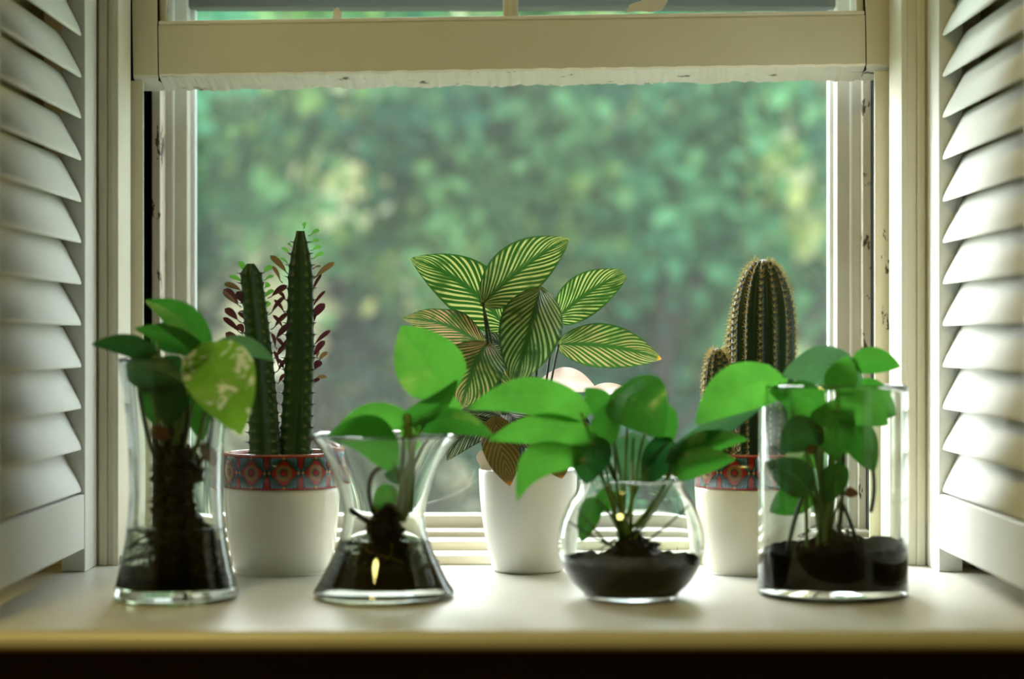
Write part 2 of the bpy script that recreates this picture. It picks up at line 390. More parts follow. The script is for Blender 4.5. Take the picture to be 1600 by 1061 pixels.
# ---- window_1: frame parts, raised sash, storm frame with insect screen
win = struct(empty('window_1', (0, DB, 0)), 'cream wooden sash window with raised lower sash and insect screen', 'window')
def wbox(name, x0, x1, y0, y1, z0, z1, mat, bev=0.0, parent=None):
    p = parent or win
    bm = bmesh.new(); add_box(bm, min(x0, x1), max(x0, x1), y0, y1, z0, z1, bev)
    bmesh.ops.translate(bm, verts=bm.verts, vec=-Vector((0, DB, 0)))
    return mesh(name, bm, mat, p, smooth=False)
ZT = 1.22
for s, xi in ((-1, 0.4700), (1, 0.4648)):
    wbox('jamb_casing', s*xi, s*0.56, DB, 2.455, 0.0, ZT, M['frame'], 0.0015)
    wbox('casing_bead', s*xi, s*(xi + .007), DB - 0.004, DB, 0.0, ZT, M['frame'], 0.001)
    wbox('casing_bead', s*0.4835, s*0.4935, DB - 0.003, DB, 0.0, ZT, M['frame'], 0.001)
    wbox('jamb_back', s*0.474, s*0.56, 2.455, 2.60, 0.0, ZT, M['frame'])
wbox('inner_stop', -0.475, -0.4566, 2.466, 2.470, 0.0, 0.5905, M['frame_worn'], 0.001)
wbox('sash_channel_shade', -0.482, -0.44, 2.575, 2.60, 0.0, ZT, M['black'])  # black fill on both sides paints in the deep shade of the channel
wbox('sash_channel_shade', -0.474, -0.4655, 2.475, 2.575, 0.0, ZT, M['black'])
wbox('parting_bead', -0.456, -0.4452, 2.52, 2.575, 0.0, ZT, M['bead_worn'], 0.0012)
wbox('inner_stop', 0.4492, 0.475, 2.466, 2.470, 0.0, 0.603, M['frame_worn'], 0.001)
wbox('sash_channel_shade', 0.44, 0.482, 2.575, 2.60, 0.0, ZT, M['black'])
wbox('sash_channel_shade', 0.4596, 0.474, 2.475, 2.575, 0.0, ZT, M['black'])
wbox('parting_bead', 0.4480, 0.4592, 2.545, 2.575, 0.0, ZT, M['bead_worn'], 0.0012)
wbox('head_jamb', -0.4705, 0.4705, DB, 2.60, 1.18, ZT, M['frame'])
# sill steps behind the sill board
wbox('sill_step', -0.4705, 0.4705, DB + 0.006, 2.447, -0.0005, 0.0112, M['frame_worn'], 0.002)
wbox('sill_step', -0.4705, 0.4705, 2.449, 2.50, -0.0005, 0.0216, M['frame_worn'], 0.002)
wbox('gap', -0.4705, 0.4705, 2.5, 2.515, -0.0005, 0.0196, M['black'])
wbox('sill_step', -0.4705, 0.4705, 2.515, 2.56, -0.0005, 0.0278, M['track'], 0.0025)
wbox('gap', -0.4705, 0.4705, 2.56, 2.572, -0.0005, 0.0258, M['black'])
# storm frame + screen (a part of the window with its own pieces)
scr = wbox('screen_frame', -0.452, -0.4355, 2.558, 2.60, 0.0, 0.72, M['alu'], 0.0015)
SC = Vector((0, 0, 0))
for s in (-1, 1):
    if s > 0: wbox('frame_stile', 0.4358, 0.452, 2.558, 2.60, 0.0, 0.72, M['alu'], 0.0015, scr)
    wbox('frame_stile', s*0.4185, s*0.4372, 2.566, 2.61, 0.0, 0.72, M['alu'], 0.0015, scr)
    wbox('frame_lip', s*0.4345, s*0.4372, 2.560, 2.566, 0.0, 0.72, M['alu_light'], 0.0008, scr)
    wbox('screen_edge', s*0.4132, s*0.424, 2.596, 2.612, 0.03, 0.72, M['alu_light'], 0.001, scr)
wbox('frame_rail', -0.4355, 0.4355, 2.572, 2.612, 0.0, 0.0428, M['track'], 0.002, scr)
wbox('frame_rail', -0.4355, 0.4355, 2.576, 2.612, 0.700, 0.728, M['alu_dark'], 0.002, scr)
me = bpy.data.meshes.new('screen_mesh'); vs = []; fs = []
def wire(p0, p1, r, ax):
    b = len(vs)
    for p in (p0, p1):
        for dx, dy in ((1, 0), (0, 1), (-1, 0), (0, -1)):
            vs.append((p[0] + (dx*r if ax == 'z' else 0), p[1] + dy*r, p[2] + (dx*r if ax == 'x' else 0)))
    for k in range(4): fs.append((b+k, b+(k+1) % 4, b+4+(k+1) % 4, b+4+k))
pitch, wr, ys = 0.00175, 0.00014, 2.606 - DB
k = -0.414
while k < 0.414: wire((k, ys, 0.042), (k, ys, 0.702), wr, 'z'); k += pitch
k = 0.042
while k < 0.702: wire((-0.414, ys, k), (0.414, ys, k), wr, 'x'); k += pitch
me.from_pydata(vs, [], fs); so = link('screen_mesh', me, M['wire'], scr, smooth=False); so['kind'] = 'stuff'
# upper storm pane behind the raised sash
wbox('storm_pane', -0.43, 0.43, 2.585, 2.588, 0.722, 1.18, M['pane'])
# raised sash, hung slightly askew
sash = empty('sash'); sash.parent = win; sash.location = (0, 2.46 - DB, 0.63); sash.rotation_euler = (0, math.radians(-0.85), 0)
SO = Vector((0, 2.46, 0.63))
def sbox(name, x0, x1, y0, y1, z0, z1, mat, bev=0.0):
    bm = bmesh.new(); add_box(bm, x0, x1, y0, y1, z0, z1, bev)
    bmesh.ops.translate(bm, verts=bm.verts, vec=-SO)
    return mesh(name, bm, mat, sash, smooth=False)
rng = random.Random(4)
def sash_rail(name, x0, x1, seg, top=True):
    bm = bmesh.new(); rows = []
    for i in range(seg + 1):
        x = x0 + (x1 - x0) * i / seg
        j = 0.0011 * math.sin(i * 0.9) + rng.uniform(-0.0008, 0.0008); j2 = rng.uniform(-0.0012, 0.0012) + 0.001 * math.sin(i * 0.37)
        e = 0.003 if i in (0, seg) else 0.0
        pr = [(2.463, 0.6655), (2.4605 + e*.3, 0.6635), (2.4605 + e*.3, 0.6045 + j*.4), (2.463 + e*.3, 0.6015 + j*.6), (2.492, 0.5935 + j2 * .5), (2.5045, 0.5893 + j2), (2.5055, 0.600), (2.5055, 0.668), (2.485, 0.6675), (2.474, 0.6660)]
        rows.append([bm.verts.new((x, y, z)) for y, z in pr])
    m = len(rows[0])
    for i in range(seg):
        for k in range(m):
            f = bm.faces.new((rows[i][k], rows[i][(k+1) % m], rows[i+1][(k+1) % m], rows[i+1][k]))
            f.material_index = 1 if k in (3, 4, 5) else 0
    bm.faces.new(rows[0]); bm.faces.new(rows[-1])
    bmesh.ops.translate(bm, verts=bm.verts, vec=-SO)
    return mesh(name, bm, [M['frame'], M['peeling']], sash, smooth=False)
sash_rail('bottom_rail', -0.4368, 0.4368, 170)
def sash_stile(s):
    bm = bmesh.new(); x0, x1 = sorted((s*0.4382, s*0.4685))
    bot = [(2.4605, 0.6035), (2.464, 0.600), (2.5045, 0.5893)]
    pr = [(2.4605, 1.24)] + bot + [(2.5055, 1.24)]
    a = [bm.verts.new((x0, y, z)) for y, z in pr]; b = [bm.verts.new((x1, y, z)) for y, z in pr]
    for k in range(len(pr)):
        f = bm.faces.new((a[k], a[(k+1) % len(pr)], b[(k+1) % len(pr)], b[k]))
        if k in (1, 2): f.material_index = 1
    bm.faces.new(a); bm.faces.new(b)
    bmesh.ops.translate(bm, verts=bm.verts, vec=-SO)
    mesh('stile', bm, [M['frame'], M['peeling']], sash, smooth=False)
sash_stile(-1); sash_stile(1)
for s in (-1, 1):
    sbox('joint_gap', *sorted((s*0.4366, s*0.4384)), 2.466, 2.503, 0.597, 0.72, M['black'])
    sbox('glazing_bead', *sorted((s*0.428, s*0.4384)), 2.472, 2.490, 0.671, 1.20, M['frame_worn'], 0.002)
sbox('glazing_bead', -0.4366, 0.4366, 2.4612, 2.484, 0.6655, 0.6705, M['bead_white'], 0.0015)
sbox('muntin', -0.0105, 0.0085, 2.468, 2.498, 0.669, 1.20, M['frame'], 0.004)
sbox('muntin_bead', -0.0035, 0.0025, 2.464, 2.47, 0.669, 1.20, M['frame'], 0.001)
sbox('top_rail', -0.4382, 0.4382, 2.4605, 2.5055, 1.20, 1.24, M['frame'], 0.002)
sbox('pane', -0.428, -0.0105, 2.484, 2.487, 0.669, 1.20, M['pane'])
sbox('pane', 0.0085, 0.428, 2.484, 2.487, 0.669, 1.20, M['pane'])
# a dried paint blob on the left pane; the bigger one on the right pane paints in a lit patch beyond
def blob(pts, name):
    bm = bmesh.new(); a = [bm.verts.new(Vector((x, 2.4815, z)) - SO) for x, z in pts]; b = [bm.verts.new(Vector((x, 2.4845, z)) - SO) for x, z in pts]
    bm.faces.new(a); bm.faces.new(b[::-1])
    for i in range(len(pts)): bm.faces.new((a[i], a[(i+1) % len(pts)], b[(i+1) % len(pts)], b[i]))
    mesh(name, bm, M['tag'], sash, smooth=False)
def poly(l): return [(PX(x, 2.482), PZ(y, 2.482)) for x, y in l]
blob([(x, z) for x, z in poly([(520, 28), (523, 10), (530, 8), (535, 16), (534, 26)])], 'paint_and_lit_blob')
blob([(x, z) for x, z in poly([(978, 22), (985, 10), (1003, 4), (1012, -14), (1044, -16), (1044, 6), (1036, 18), (1020, 22), (1000, 20)])], 'paint_and_lit_blob')

# ---- shutters
def make_shutter(s, label, jit):
    r = random.Random(jit)
    sh = empty('window_shutter', (s*0.51, 2.12, 0.0)); tag(sh, label, 'shutter', 'louvred shutters beside the window')
    O = Vector((s*0.51, 2.12, 0.0))
    def b(name, x0, x1, y0, y1, z0, z1, bev=0.0015):
        bm = bmesh.new(); add_box(bm, min(x0, x1), max(x0, x1), y0, y1, z0, z1, bev)
        bmesh.ops.translate(bm, verts=bm.verts, vec=-O); return mesh(name, bm, M['shutter'], sh, smooth=False)
    xf, xb = s*0.4957, s*0.5237
    b('stile', xf, xb, 2.312, 2.377, 0.0, 1.19)
    b('stile', xf, xb, 1.862, 1.926, 0.0, 1.19)
    b('rail', s*0.4965, s*0.523, 1.926, 2.312, 0.027, 0.0905)
    b('rail', s*0.4965, s*0.523, 1.926, 2.312, 1.12, 1.19)
    # one slat: flattened elliptical section
    bm = bmesh.new(); N = 20; rows = []
    for y in (-0.1925, 0.1925):
        rows.append([bm.verts.new((math.copysign(0.031*abs(math.cos(2*PI*k/N))**0.55, math.cos(2*PI*k/N)), y, math.copysign(0.0036*abs(math.sin(2*PI*k/N))**0.75, math.sin(2*PI*k/N)))) for k in range(N)])
    for k in range(N): bm.faces.new((rows[0][k], rows[0][(k+1) % N], rows[1][(k+1) % N], rows[1][k]))
    bm.faces.new(rows[0]); bm.faces.new(rows[1])
    bmesh.ops.recalc_face_normals(bm, faces=bm.faces)
    me = bpy.data.meshes.new('slat'); bm.to_mesh(me); bm.free()
    me.materials.append(M['shutter']); me.polygons.foreach_set('use_smooth', [len(p.vertices) == 4 for p in me.polygons])
    z = 0.0930
    k = 0
    while z < 1.07:
        o = bpy.data.objects.new('slat', me); COL.objects.link(o); o.parent = sh
        ang = math.radians(63 + r.uniform(-1.5, 1.5))
        cx, cz = 0.5005 + 0.031*math.cos(ang), z + 0.031*math.sin(ang)
        o.location = Vector((s*cx, 2.119, cz)) - O
        o.rotation_euler = (0, -ang if s > 0 else ang, 0)
        z += 0.04816 + r.uniform(-0.0006, 0.0006); k += 1
    return sh
make_shutter(-1, 'cream louvred shutter folded open at the left of the window', 1)
make_shutter(1, 'bright white louvred shutter folded open at the right of the window', 2)

# ---- room lamp on the ceiling behind the camera
lampo = empty('ceiling_lamp', (-0.7, 0.3, RC)); tag(lampo, 'round warm ceiling lamp in the room behind the camera', 'lamp')
bm = bmesh.new(); lathe(bm, [(0, 0), (0.24, 0), (0.25, -0.01), (0.24, -0.02), (0, -0.02)], 32); mesh('lamp_base', bm, M['lamp'], lampo)
ld = bpy.data.lights.new('lamp_light', 'AREA'); ld.shape = 'DISK'; ld.size = 0.42; ld.energy = LAMP_WATTS; ld.color = (1.0, 0.81, 0.24)
lo = bpy.data.objects.new('lamp_light', ld); COL.objects.link(lo); lo.parent = lampo; lo.location = (0, 0, -0.03)

# ================================================================== OUTSIDE
struct(box('lawn', -14, 14, 2.9, 24, -2.0, -1.9, M['grass']))
rs = np.random.RandomState(7)
def foliage(name, parent, centre, radii, nclump, nleaf, size, mat, tint_mu=0.5, clump_r=0.28, bright=0.05, seed=0):
    """leaf blades gathered in clumps inside an ellipsoid; one mesh"""
    g = np.random.RandomState(seed)
    d = g.normal(size=(nclump, 3)); d /= np.linalg.norm(d, axis=1)[:, None]
    d *= (g.rand(nclump, 1) ** 0.45); cc = d * np.array(radii)
    ct = np.clip(g.normal(tint_mu, 0.33, nclump), 0, 0.84)
    lit_tint = g.rand(nclump) < bright; ct[lit_tint] = g.uniform(0.88, 1.0, lit_tint.sum())  # cream clumps: sunlit highlights put into the leaf colour
    ci = g.randint(0, nclump, nleaf)
    p = cc[ci] + g.normal(size=(nleaf, 3)) * clump_r * 0.5 * np.where(lit_tint, 0.45, 1.0)[ci][:, None]
    a = g.normal(size=(nleaf, 3)); a[:, 2] -= 0.3; a /= np.linalg.norm(a, axis=1)[:, None]
    b = np.cross(a, g.normal(size=(nleaf, 3))); b /= np.linalg.norm(b, axis=1)[:, None]
    nn = np.cross(a, b)
    L = size * g.uniform(0.7, 1.3, (nleaf, 1)); Wd = L * 0.33
    v = np.stack([p - a*L*.5, p + b*Wd + nn*L*.08, p + a*L*.5, p - b*Wd + nn*L*.08], 1).reshape(-1, 3)
    me = bpy.data.meshes.new(name)
    me.vertices.add(nleaf*4); me.vertices.foreach_set('co', v.ravel().astype(np.float32))
    me.loops.add(nleaf*4); me.loops.foreach_set('vertex_index', np.arange(nleaf*4, dtype=np.int32))
    me.polygons.add(nleaf); me.polygons.foreach_set('loop_start', np.arange(0, nleaf*4, 4, dtype=np.int32))
    me.update(calc_edges=True)
    at = me.attributes.new('tint', 'FLOAT', 'POINT')
    tv = np.clip(ct[ci] + g.normal(0, 0.07, nleaf), 0, 1)
    at.data.foreach_set('value', np.repeat(tv, 4).astype(np.float32))
    o = link(name, me, mat, parent, smooth=False); o.location = centre; o['kind'] = 'stuff'
    return o
def tree(label, base, top, r0, crown_c, crown_r, nclump, nleaf, size, mat, mu, bright, seed, branches=5, cat='tree', name='garden_tree', clump_r=0.24):
    base = Vector(base); top = Vector(top)
    t = empty(name, base); tag(t, label, cat, 'trees and shrubs in the garden')
    g = random.Random(seed); bm = bmesh.new()
    mid = (base + top) / 2 + Vector((g.uniform(-.2, .2), g.uniform(-.2, .2), 0))
    pts = [p - base for p in bez(base, mid, top, 10)]
    tube(bm, pts, [r0 * (1 - 0.65 * i / 9) for i in range(10)], 8)
    mesh('trunk', bm, M['bark'], t)
    for k in range(branches):
        i = g.randint(3, 8); st = pts[i]; d = Vector((g.uniform(-1, 1), g.uniform(-.6, .6), g.uniform(0.2, 1))).normalized() * g.uniform(.7, 1.5)
        bm = bmesh.new(); tube(bm, bez(st, st + d * .5 + Vector((0, 0, .12)), st + d, 7), [r0 * .38 * (1 - .8 * q / 6) for q in range(7)], 6)
        mesh('branch', bm, M['bark'], t)
    foliage('foliage', t, Vector(crown_c) - base, crown_r, nclump, nleaf, size, mat, mu, clump_r, bright, seed)
    return t
GZ = -1.9
tree('slender leaning grey tree, leftmost of the two trunks behind the euphorbia', (-0.95, 7.5, GZ), (-0.82, 7.6, 2.0), 0.06, (-1.3, 7.6, 1.15), (1.5, 0.9, 0.95), 70, 5200, 0.10, M['fol_teal'], 0.4, 0.12, 11)
tree('slender grey tree leaning right, behind the tall euphorbia stem', (-1.05, 7.4, GZ), (-0.40, 7.6, 1.95), 0.06, (-0.3, 7.6, 1.15), (1.3, 0.9, 0.9), 60, 4600, 0.10, M['fol_green'], 0.5, 0.14, 12)
tree('upright grey tree with dark trunk behind the cactus', (0.42, 7.5, GZ), (0.80, 7.7, 2.0), 0.075, (1.0, 7.8, 1.2), (1.5, 0.9, 0.95), 70, 5200, 0.10, M['fol_teal'], 0.5, 0.12, 13)
tree('blue green tree in the middle of the garden view', (0.25, 8.8, GZ), (0.15, 8.9, 2.2), 0.07, (0.2, 9.0, 1.1), (1.7, 1.0, 1.25), 80, 7000, 0.11, M['fol_teal'], 0.5, 0.09, 14)
tree('broad green tree at the far left of the garden view', (-2.7, 8.6, GZ), (-2.6, 8.8, 2.2), 0.1, (-2.6, 8.8, 0.9), (1.6, 1.1, 1.4), 80, 7000, 0.11, M['fol_teal'], 0.35, 0.03, 15)
tree('broad yellow green tree at the far right of the garden view', (2.9, 8.6, GZ), (2.8, 8.8, 2.2), 0.1, (2.5, 8.9, 1.0), (1.6, 1.1, 1.4), 80, 7000, 0.11, M['fol_green'], 0.6, 0.12, 16)
for i, (x, c, mt, mu, lab) in enumerate(((-5.6, 2.6, 'fol_teal', .4, 'leftmost tree of the back row'), (-3.0, 2.6, 'fol_green', .5, 'second tree from the left in the back row'), (-0.6, 2.5, 'fol_teal', .55, 'middle tree of the back row'), (1.9, 2.6, 'fol_green', .6, 'second tree from the right in the back row'), (4.6, 2.7, 'fol_teal', .5, 'rightmost tree of the back row'))):
    tree('blurred leafy tree, ' + lab, (x, 13.0, GZ), (x + .2, 13.2, 2.6), 0.14, (x, 13.2, 0.9), (2.3, 1.4, 2.2), 130, 12500, 0.17, M[mt], mu, 0.10, 30 + i, clump_r=0.45)
for i, (x, y, rx, rz, mt, mu, lab) in enumerate(((-2.2, 8.2, 1.0, 0.9, 'fol_teal', .5, 'low blue green shrub, leftmost in the garden'), (-0.75, 7.9, 0.95, 0.85, 'fol_grey', .55, 'pale grey green shrub behind the euphorbia pot'), (0.65, 8.0, 0.95, 0.8, 'fol_teal', .5, 'low blue green shrub behind the striped leaves'), (1.9, 8.2, 1.0, 0.9, 'fol_grey', .6, 'pale shrub behind the cactus and the cylinder vase'))):
    sh = empty('garden_shrub', (x, y, GZ)); tag(sh, lab, 'shrub', 'trees and shrubs in the garden')
    bm = bmesh.new(); tube(bm, [Vector((0, 0, 0)), Vector((.05, 0, .5)), Vector((0, 0.05, 1.1))], [.04, .03, .015], 6); mesh('stem', bm, M['bark'], sh)
    foliage('foliage', sh, (0, 0, 1.75), (rx, 0.7, rz + .15), 70, 6500, 0.10, M[mt], mu, 0.22, 0.2, 50 + i)
hd = empty('hedge', (0, 17, GZ)); tag(hd, 'tall dense hedge closing the garden behind all trees', 'hedge')
foliage('foliage', hd, (0, 0, 2.6), (9.5, 0.8, 2.9), 420, 26000, 0.30, M['fol_green'], 0.45, 0.6, 0.05, 77)
bm = bmesh.new()
for k in range(12): add_box(bm, -8 + k*1.45, -7.9 + k*1.45, -.05, .05, 0, 2.4)
hs = mesh('stems', bm, M['bark'], hd); hs['kind'] = 'stuff'

# ================================================================== POTS
POT_D = 2.314
def banded_pot(px, label):
    loc = W(px, 530.5, POT_D); loc.z = 0.0
    p = empty('plant_pot', loc); tag(p, label, 'pot', 'banded ceramic pots')
    bm = bmesh.new()
    outer = smooth_prof([(0.0, 0.0), (0.050, 0.0), (0.0545, 0.0025), (0.0575, 0.012), (0.0625, 0.04), (0.0655, 0.07), (0.0672, 0.0985)], 5)
    lathe(bm, outer + [(0.0655, 0.0995), (0.0655, 0.1365), (0.0605, 0.1365), (0.058, 0.09), (0.052, 0.012), (0, 0.012)], 72)
    mesh('pot_body', bm, M['ivory_pot'], p)
    bm = bmesh.new(); uv = bm.loops.layers.uv.new('UVMap'); lathe(bm, [(0.0677, 0.0998), (0.0679, 0.1378)], 88, uv=uv)
    ob = mesh('pattern_band', bm, M['band'], p)
    md = ob.modifiers.new('thick', 'SOLIDIFY'); md.thickness = 0.0018; md.offset = -1
    bm = bmesh.new(); lathe(bm, [(0.0680, 0.1375), (0.0676, 0.1392), (0.0655, 0.1397), (0.0605, 0.1392), (0.0602, 0.128), (0.0655, 0.1365)], 72, closed=True)
    mesh('rim', bm, M['rim'], p)
    return p
potA = banded_pot(441, 'ivory pot with red and blue tile band holding the dark euphorbia')
potC = banded_pot(1176, 'ivory pot with red and blue tile band holding the ribbed cactus')
pb = W(825, 530.5, 2.325); pb.z = 0
potB = empty('plant_pot', pb); tag(potB, 'plain white tapered pot holding the striped calathea', 'pot')
bm = bmesh.new()
rz = lambda z: .0573 - .0165 * (1 - z / .1186) ** 2.0
lathe(bm, [(0, 0), (.033, 0)] + [(rz(.006) - .006 + .006 * math.sin(q) , .006 - .006 * math.cos(q)) for q in [PI/2 * k / 6 for k in range(1, 6)]] + [(rz(.006 + .1126 * k / 24), .006 + .1126 * k / 24) for k in range(25)] + [(0.0565, 0.1192), (0.0552, 0.1186), (0.0525, 0.085), (0.044, 0.02), (0.0, 0.012)], 72)
mesh('pot_body', bm, M['white_pot'], potB)
def soil_disc(name, loc, r, z, label, seed=0, thick=0.02):
    g = random.Random(seed); bm = bmesh.new()
    lathe(bm, [(0, 0)] + [(r * k / 8, 0.0) for k in range(1, 9)] + [(r, -thick), (0, -thick)], 40)
    for v in bm.verts:
        if v.co.z > -thick * 0.5: v.co.z += g.uniform(-.0015, .002)
    o = mesh(name, bm, M['soil']); o.location = Vector(loc) + Vector((0, 0, z)); tag(o, label, 'soil', kind='stuff'); return o
soil_disc('potting_soil', potA.location, 0.0555, 0.126, 'dark soil in the pot of the euphorbia', 1)
soil_disc('potting_soil', potC.location, 0.0555, 0.126, 'dark soil in the pot of the cactus', 2)
soil_disc('potting_soil', potB.location, 0.051, 0.107, 'dark soil in the plain white pot', 3)
# plant marker
bm = bmesh.new(); pts = [(-0.0055, -0.03), (0.0055, -0.03), (0.0065, 0.012), (0.0095, 0.017), (0.0085, 0.0225), (0.003, 0.026), (-0.004, 0.0255), (-0.0085, 0.021), (-0.0085, 0.015), (-0.0065, 0.011)]
a = [bm.verts.new((x, -0.0006, z)) for x, z in pts]; b = [bm.verts.new((x, 0.0006, z)) for x, z in pts]
bm.faces.new(a); bm.faces.new(b[::-1])
for i in range(len(pts)): bm.faces.new((a[i], a[(i+1) % len(pts)], b[(i+1) % len(pts)], b[i]))
o = mesh('plant_marker', bm, M['tag'], smooth=False); o.location = W(760, 738, 2.335); o.rotation_euler = (0, math.radians(-10), 0)
tag(o, 'small white plant marker stuck in the soil of the plain white pot', 'marker')

# ================================================================== LEAVES
def prof_pothos(t): return (t**0.42) * ((1-t)**0.85) / 0.4405 if 0 < t < 1 else 0.0
def prof_cal(t): return (t**0.62) * ((1-t)**0.9) / 0.358 if 0 < t < 1 else 0.0
def prof_euph(t): return (t**0.9) * ((1-t)**0.5) / 0.40 if 0 < t < 1 else 0.0
def leaf(name, parent, B, T, w, mat, kind='p', arch=0.0, bow=0.0, roll=0.0, fold=0.12, curl=0.0, wave=0.0, nt=14, nc=8, tipcut=1.0, seed=0):
    """blade from base B to tip T (world points). w full width; arch bends the midrib in the picture plane, bow towards the room"""
    O = parent.matrix_world.translation if False else parent.location
    B = Vector(B); T = Vector(T); a = T - B; L = a.length; ah = a / L
    v = (B - Vector((0, 0, EYE))).normalized()
    s = ah.cross(v)
    if s.length < 0.15: s = ah.cross(Vector((0, 0, 1)))
    s.normalize(); nrm = s.cross(ah).normalized()
    if nrm.y > 0: nrm = -nrm; s = -s
    s2 = s * math.cos(roll) + nrm * math.sin(roll); n2 = (nrm * math.cos(roll) - s * math.sin(roll))
    up = s if s.z > 0 else -s
    pf = {'p': prof_pothos, 'c': prof_cal, 'e': prof_euph}[kind]
    g = random.Random(seed); ph = g.uniform(0, 6)
    bm = bmesh.new(); uv = bm.loops.layers.uv.new('UVMap'); rows = []
    for i in range(nt + 1):
        t = tipcut * (i / nt) ** 1.0; q = 4 * t * (1 - t)
        c0 = B + a * t + up * arch * q + n2 * 0 + nrm * bow * q
        f = pf(t) * w * 0.5; row = []
        for j in range(nc + 1):
            c = -1 + 2 * j / nc; ac = abs(c)
            back = -(0.10 if kind == 'p' else 0.03) * L * (ac ** 1.6) * (1 - t) ** 5
            lift = fold * f * ac + curl * f * ac * ac + (wave * 1.6 + .03) * f * math.sin(t * 13 + ph + (1.5 if c > 0 else 0)) * ac**2
            row.append(bm.verts.new(c0 + s2 * f * c + n2 * lift + ah * back - O))
        rows.append(row)
    for i in range(nt):
        for j in range(nc):
            fc = bm.faces.new((rows[i][j], rows[i][j+1], rows[i+1][j+1], rows[i+1][j]))
            for lp, (ii, jj) in zip(fc.loops, ((i, j), (i, j+1), (i+1, j+1), (i+1, j))): lp[uv].uv = (ii/nt, jj/nc)
    bmesh.ops.remove_doubles(bm, verts=bm.verts, dist=1e-6)
    me = bpy.data.meshes.new(name); bm.to_mesh(me); bm.free()
    return link(name, me, mat, parent)
def stem(name, parent, p0, p1, p2, r0, r1, mat, n=10, sides=6):
    bm = bmesh.new(); O = parent.location
    pts = [p - O for p in bez(Vector(p0), Vector(p1), Vector(p2), n)]
    tube(bm, pts, [r0 + (r1 - r0) * i / (n-1) for i in range(n)], sides)
    return mesh(name, bm, mat, parent)

# ---- calathea
cal = empty('calathea', (potB.location.x, potB.location.y, 0.107)); tag(cal, 'calathea with pink and cream striped leaves in the plain white pot', 'plant')
CD = 2.325
def P3(px, py, dd=0.0, D0=None): return W(px, py, (D0 or CD) + dd)
CL = [  # base, tip, depth offsets, width px, material, options
 ((789, 511, .03), (641, 403, .02), 88, 'c_lite', dict(arch=0.012, fold=.10, wave=.06, curl=.1, seed=1)),
 ((755, 474, -.02), (890, 372, .0), 84, 'c_lite', dict(arch=0.006, fold=.25, wave=.06, seed=2)),
 ((846, 452, -.02), (803, 604, -.055), 98, 'c_lite', dict(arch=0.0, bow=.035, fold=-.22, curl=-.35, wave=.06, seed=3)),
 ((868, 500, .03), (984, 424, .03), 66, 'c_lite', dict(arch=0.006, fold=.18, wave=.08, tipcut=.93, seed=4)),
 ((873, 538, .01), (1034, 561, -.01), 70, 'c_tip', dict(arch=0.006, fold=-.15, curl=-.2, wave=.05, seed=5)),
 ((757, 543, .01), (628, 498, .0), 54, 'c_pink', dict(arch=0.010, fold=-.15, roll=.3, wave=.12, seed=6)),
 ((762, 536, -.02), (720, 640, -.05), 92, 'c_pink', dict(arch=0.004, bow=.018, fold=-.12, wave=.05, seed=7)),
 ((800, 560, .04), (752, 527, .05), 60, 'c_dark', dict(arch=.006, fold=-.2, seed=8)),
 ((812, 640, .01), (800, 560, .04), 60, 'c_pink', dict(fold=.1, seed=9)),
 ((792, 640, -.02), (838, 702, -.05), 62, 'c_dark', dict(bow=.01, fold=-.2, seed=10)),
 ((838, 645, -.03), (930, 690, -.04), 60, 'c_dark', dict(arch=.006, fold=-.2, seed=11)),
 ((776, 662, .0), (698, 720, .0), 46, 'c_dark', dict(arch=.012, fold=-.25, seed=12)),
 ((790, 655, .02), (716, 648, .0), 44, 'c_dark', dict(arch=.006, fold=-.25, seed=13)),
 ((772, 652, -.04), (797, 760, -.066), 58, 'c_dead', dict(bow=.01, fold=-.2, wave=.08, seed=14)),
 ((862, 690, -.045), (878, 748, -.064), 46, 'c_dead', dict(fold=-.2, seed=15)),
 ((842, 603, .03), (934, 611, .02), 40, 'c_pale', dict(arch=.010, fold=-.25, wave=.12, seed=16)),
 ((915, 622, .03), (974, 604, .02), 22, 'c_pale', dict(arch=.003, fold=-.25, wave=.12, seed=18)),
 ((720, 625, .04), (650, 606, .03), 26, 'c_pale', dict(arch=.004, fold=-.2, wave=.1, seed=17)),
]
for (bx_, by_, bd), (tx, ty, td), wpx, mt, kw in CL:
    D = CD + bd; lf = leaf('leaf', cal, P3(bx_, by_, bd), P3(tx, ty, td), wpx / F * D, M[mt], 'c', nt=20, nc=10, **kw)
    foot = Vector((cal.location.x + (bx_ - 825) * .00012, CD + bd * .4, 0.10))
    p = P3(bx_, by_, bd); stem('petiole', cal, foot, Vector((p.x * .55 + foot.x * .45, p.y, (p.z * .5 + foot.z * .5) + .02)), p, .0019, .0012, M['stem_dark'])
    if mt == 'c_dead': lf['label'] = 'withered yellow brown leaf'
    if mt == 'c_pale': lf['label'] = 'pale pink and white leaf'
stem('petiole', cal, (cal.location.x - .004, CD - .02, .10), P3(766, 600, -.02), P3(755, 472, -.02), .0022, .0016, M['stem_dark'])

